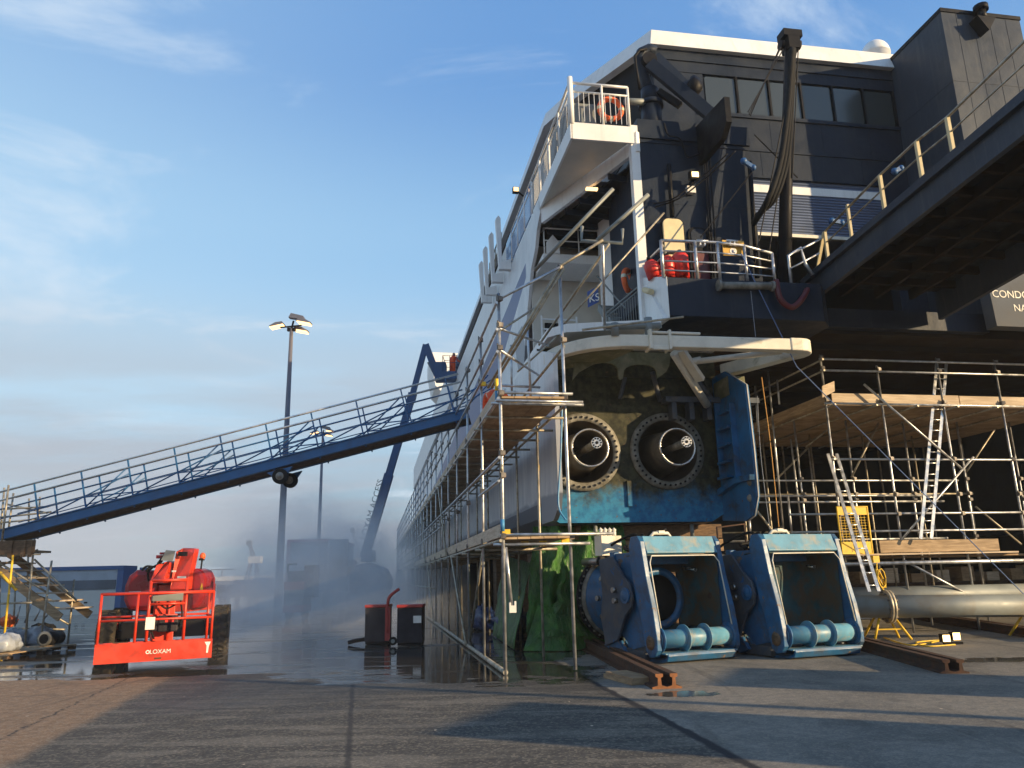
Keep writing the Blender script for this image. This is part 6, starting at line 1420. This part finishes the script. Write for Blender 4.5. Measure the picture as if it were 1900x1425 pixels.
sling(1380,299,1398,311,1.9,'small blue chain hoist hanging off the corner of the dark stern block')
sling(1543,410,1562,413,2.0,'blue chain hoist by the upper end of the ramp railing, below the shutter')
sling(1660,318,1672,312,1.0,'blue hoist tucked between ramp railing and funnel casing')
# unseen shade casters added beyond the right edge to throw long shadows over the quay
def shade_lorry(u, v, ang, label, h):
    o = S(u, v, 0); c_, s_ = math.cos(R(ang)), math.sin(R(ang))
    def T(x, y, z): return o + U*(x*c_-y*s_) + V*(x*s_+y*c_) + Z*z
    t = thing('shade_lorry', label, 'shade_lorry', o)
    MB(T).bx(0,4.2,0,2.3,.9,h).build('body', M['palegrey'], t, bevel=.03)
    MB(T).prism([(4.4,0,.5),(6.1,0,.5),(6.1,0,1.5),(5.8,0,2.4),(4.4,0,2.5)],(0,2.2,0)).build('cab', M['shedblue'], t, bevel=.06)
    MB(T).bx(0,5.9,.2,2.0,.55,.88).build('chassis', M['black'], t)
    for x in (1.0,5.2):
        for y in (.15,1.95): MB(T).cyl((x,y,.46),(0,1,0),.46,.25,20).build('wheel', M['tyre'], t)
shade_lorry(12.2,-9.2,-36,'pale box truck added beyond the right edge of the picture to shade the quay',2.75)
fb = thing('shade_barrier', 'grey steel fence added out of sight to throw streaks of shadow', 'shade_barrier', S(9,-9,0))  # added out of view for its streaky shadow on the foreground
for k in range(6): MB(S).bar((6.2+k*.75,-9.6-k*.75*.4,0),(6.2+k*.75,-9.6-k*.75*.4,1.15),.07,.07).build('post', M['galv_old'], fb)
for z in (.35,.75,1.12): MB(S).bar((6.2,-9.6,z),(9.95,-11.1,z),.05,.12).build('rail', M['galv_old'], fb)

shade_lorry(6.9,-10.9,-36,'white panelled box truck added out of sight to shade the foreground',2.45)  # second unseen truck, added for the wide band of shade
lo2 = S(11.5,-14.2,0); pl = thing('shade_pole','plain steel pole added out of sight to throw a thin shadow','pole',S(13.2,-11.9,0))  # unseen pole added only for its long thin shadow
MB(S).tube((13.2,-11.9,0),(13.2,-11.9,5.2),.11,10).build('mast', M['lamppole'], pl); MB(S).cyl((13.2,-11.9,0),(0,0,1),.25,.12,16).build('foot', M['lamppole'], pl)
# ------------------------------------------------------------------ washing mist beside the hull
def mist(name, u0, u1, v0, v1, z1, dens, label, col=(.96, .975, .99)):
    m = bpy.data.materials.new(name); m.use_nodes = True; t = m.node_tree; t.nodes.remove(t.nodes['Principled BSDF']); N = NT(t)
    q = N.n('ShaderNodeTexCoord').outputs['Object']; x, y, z = N.sep(N.mapv(q, (1, 1, 1), (0, 0, -TH)))
    hu_, hv_ = (u1-u0)/2, (v1-v0)/2
    ex = N.math('POWER', N.math('DIVIDE', x, hu_), 2.0); ey = N.math('POWER', N.math('DIVIDE', y, hv_), 2.0); ez = N.math('POWER', N.math('DIVIDE', N.math('MAXIMUM', N.math('ADD', z, -.0), 0.0), z1), 2.0)
    rr = N.math('SQRT', N.math('ADD', ex, N.math('ADD', ey, ez)))
    fall = N.ramp(rr, .38, .99, 1, 0)
    nz = N.ramp(N.noise(N.mapv(q, (1, .7, 1.3)), .5, 5, .6, .5), .34, .68, .12, 1.9)
    dn = N.math('MULTIPLY', N.math('MULTIPLY', fall, nz), dens)
    v = N.n('ShaderNodeVolumePrincipled', {'Color': (*col, 1), 'Density': dn, 'Anisotropy': 0.0})
    t.links.new(v.outputs[0], t.nodes['Material Output'].inputs['Volume'])
    mb = MB(S); mb.lathe([(0, 0)], (0,0,0), (0,0,1)) if False else None
    vs = []; fs = []; n = 24; rows = 9; cu, cv = (u0+u1)/2, (v0+v1)/2
    for i in range(rows):
        a = (math.pi/2)*i/(rows-1)
        for k in range(n):
            t_ = 2*math.pi*k/n; vs.append((cu+hu_*math.cos(a)*math.cos(t_), cv+hv_*math.cos(a)*math.sin(t_), .02+z1*math.sin(a)))
    for i in range(rows-1):
        for k in range(n):
            l = (k+1) % n; fs.append((i*n+k, i*n+l, (i+1)*n+l, (i+1)*n+k))
    fs.append(tuple(range(n))[::-1]); mb.add(vs, fs)
    # keep the shape's middle at the object's origin
    xs = MB.build(mb, name, m, kind='stuff'); tag(xs, label, 'mist'); return xs
mist('mist', -12, 3.0, 1.0, 58, 6.8, .12, 'grey blue washing mist drifting along the scaffolded hull')

# thin sea haze over the whole quay
m = bpy.data.materials.new('haze'); m.use_nodes = True; t = m.node_tree; t.nodes.remove(t.nodes['Principled BSDF']); N = NT(t)
v = N.n('ShaderNodeVolumePrincipled', {'Color': (.90,.95,1,1), 'Density': .0005, 'Anisotropy': 0.0})
t.links.new(v.outputs[0], t.nodes['Material Output'].inputs['Volume'])
hz = MB().bx(-420,420,-60,420,-1,27).build('haze', m, kind='stuff'); tag(hz, 'thin blue sea haze over the whole quay', 'haze')
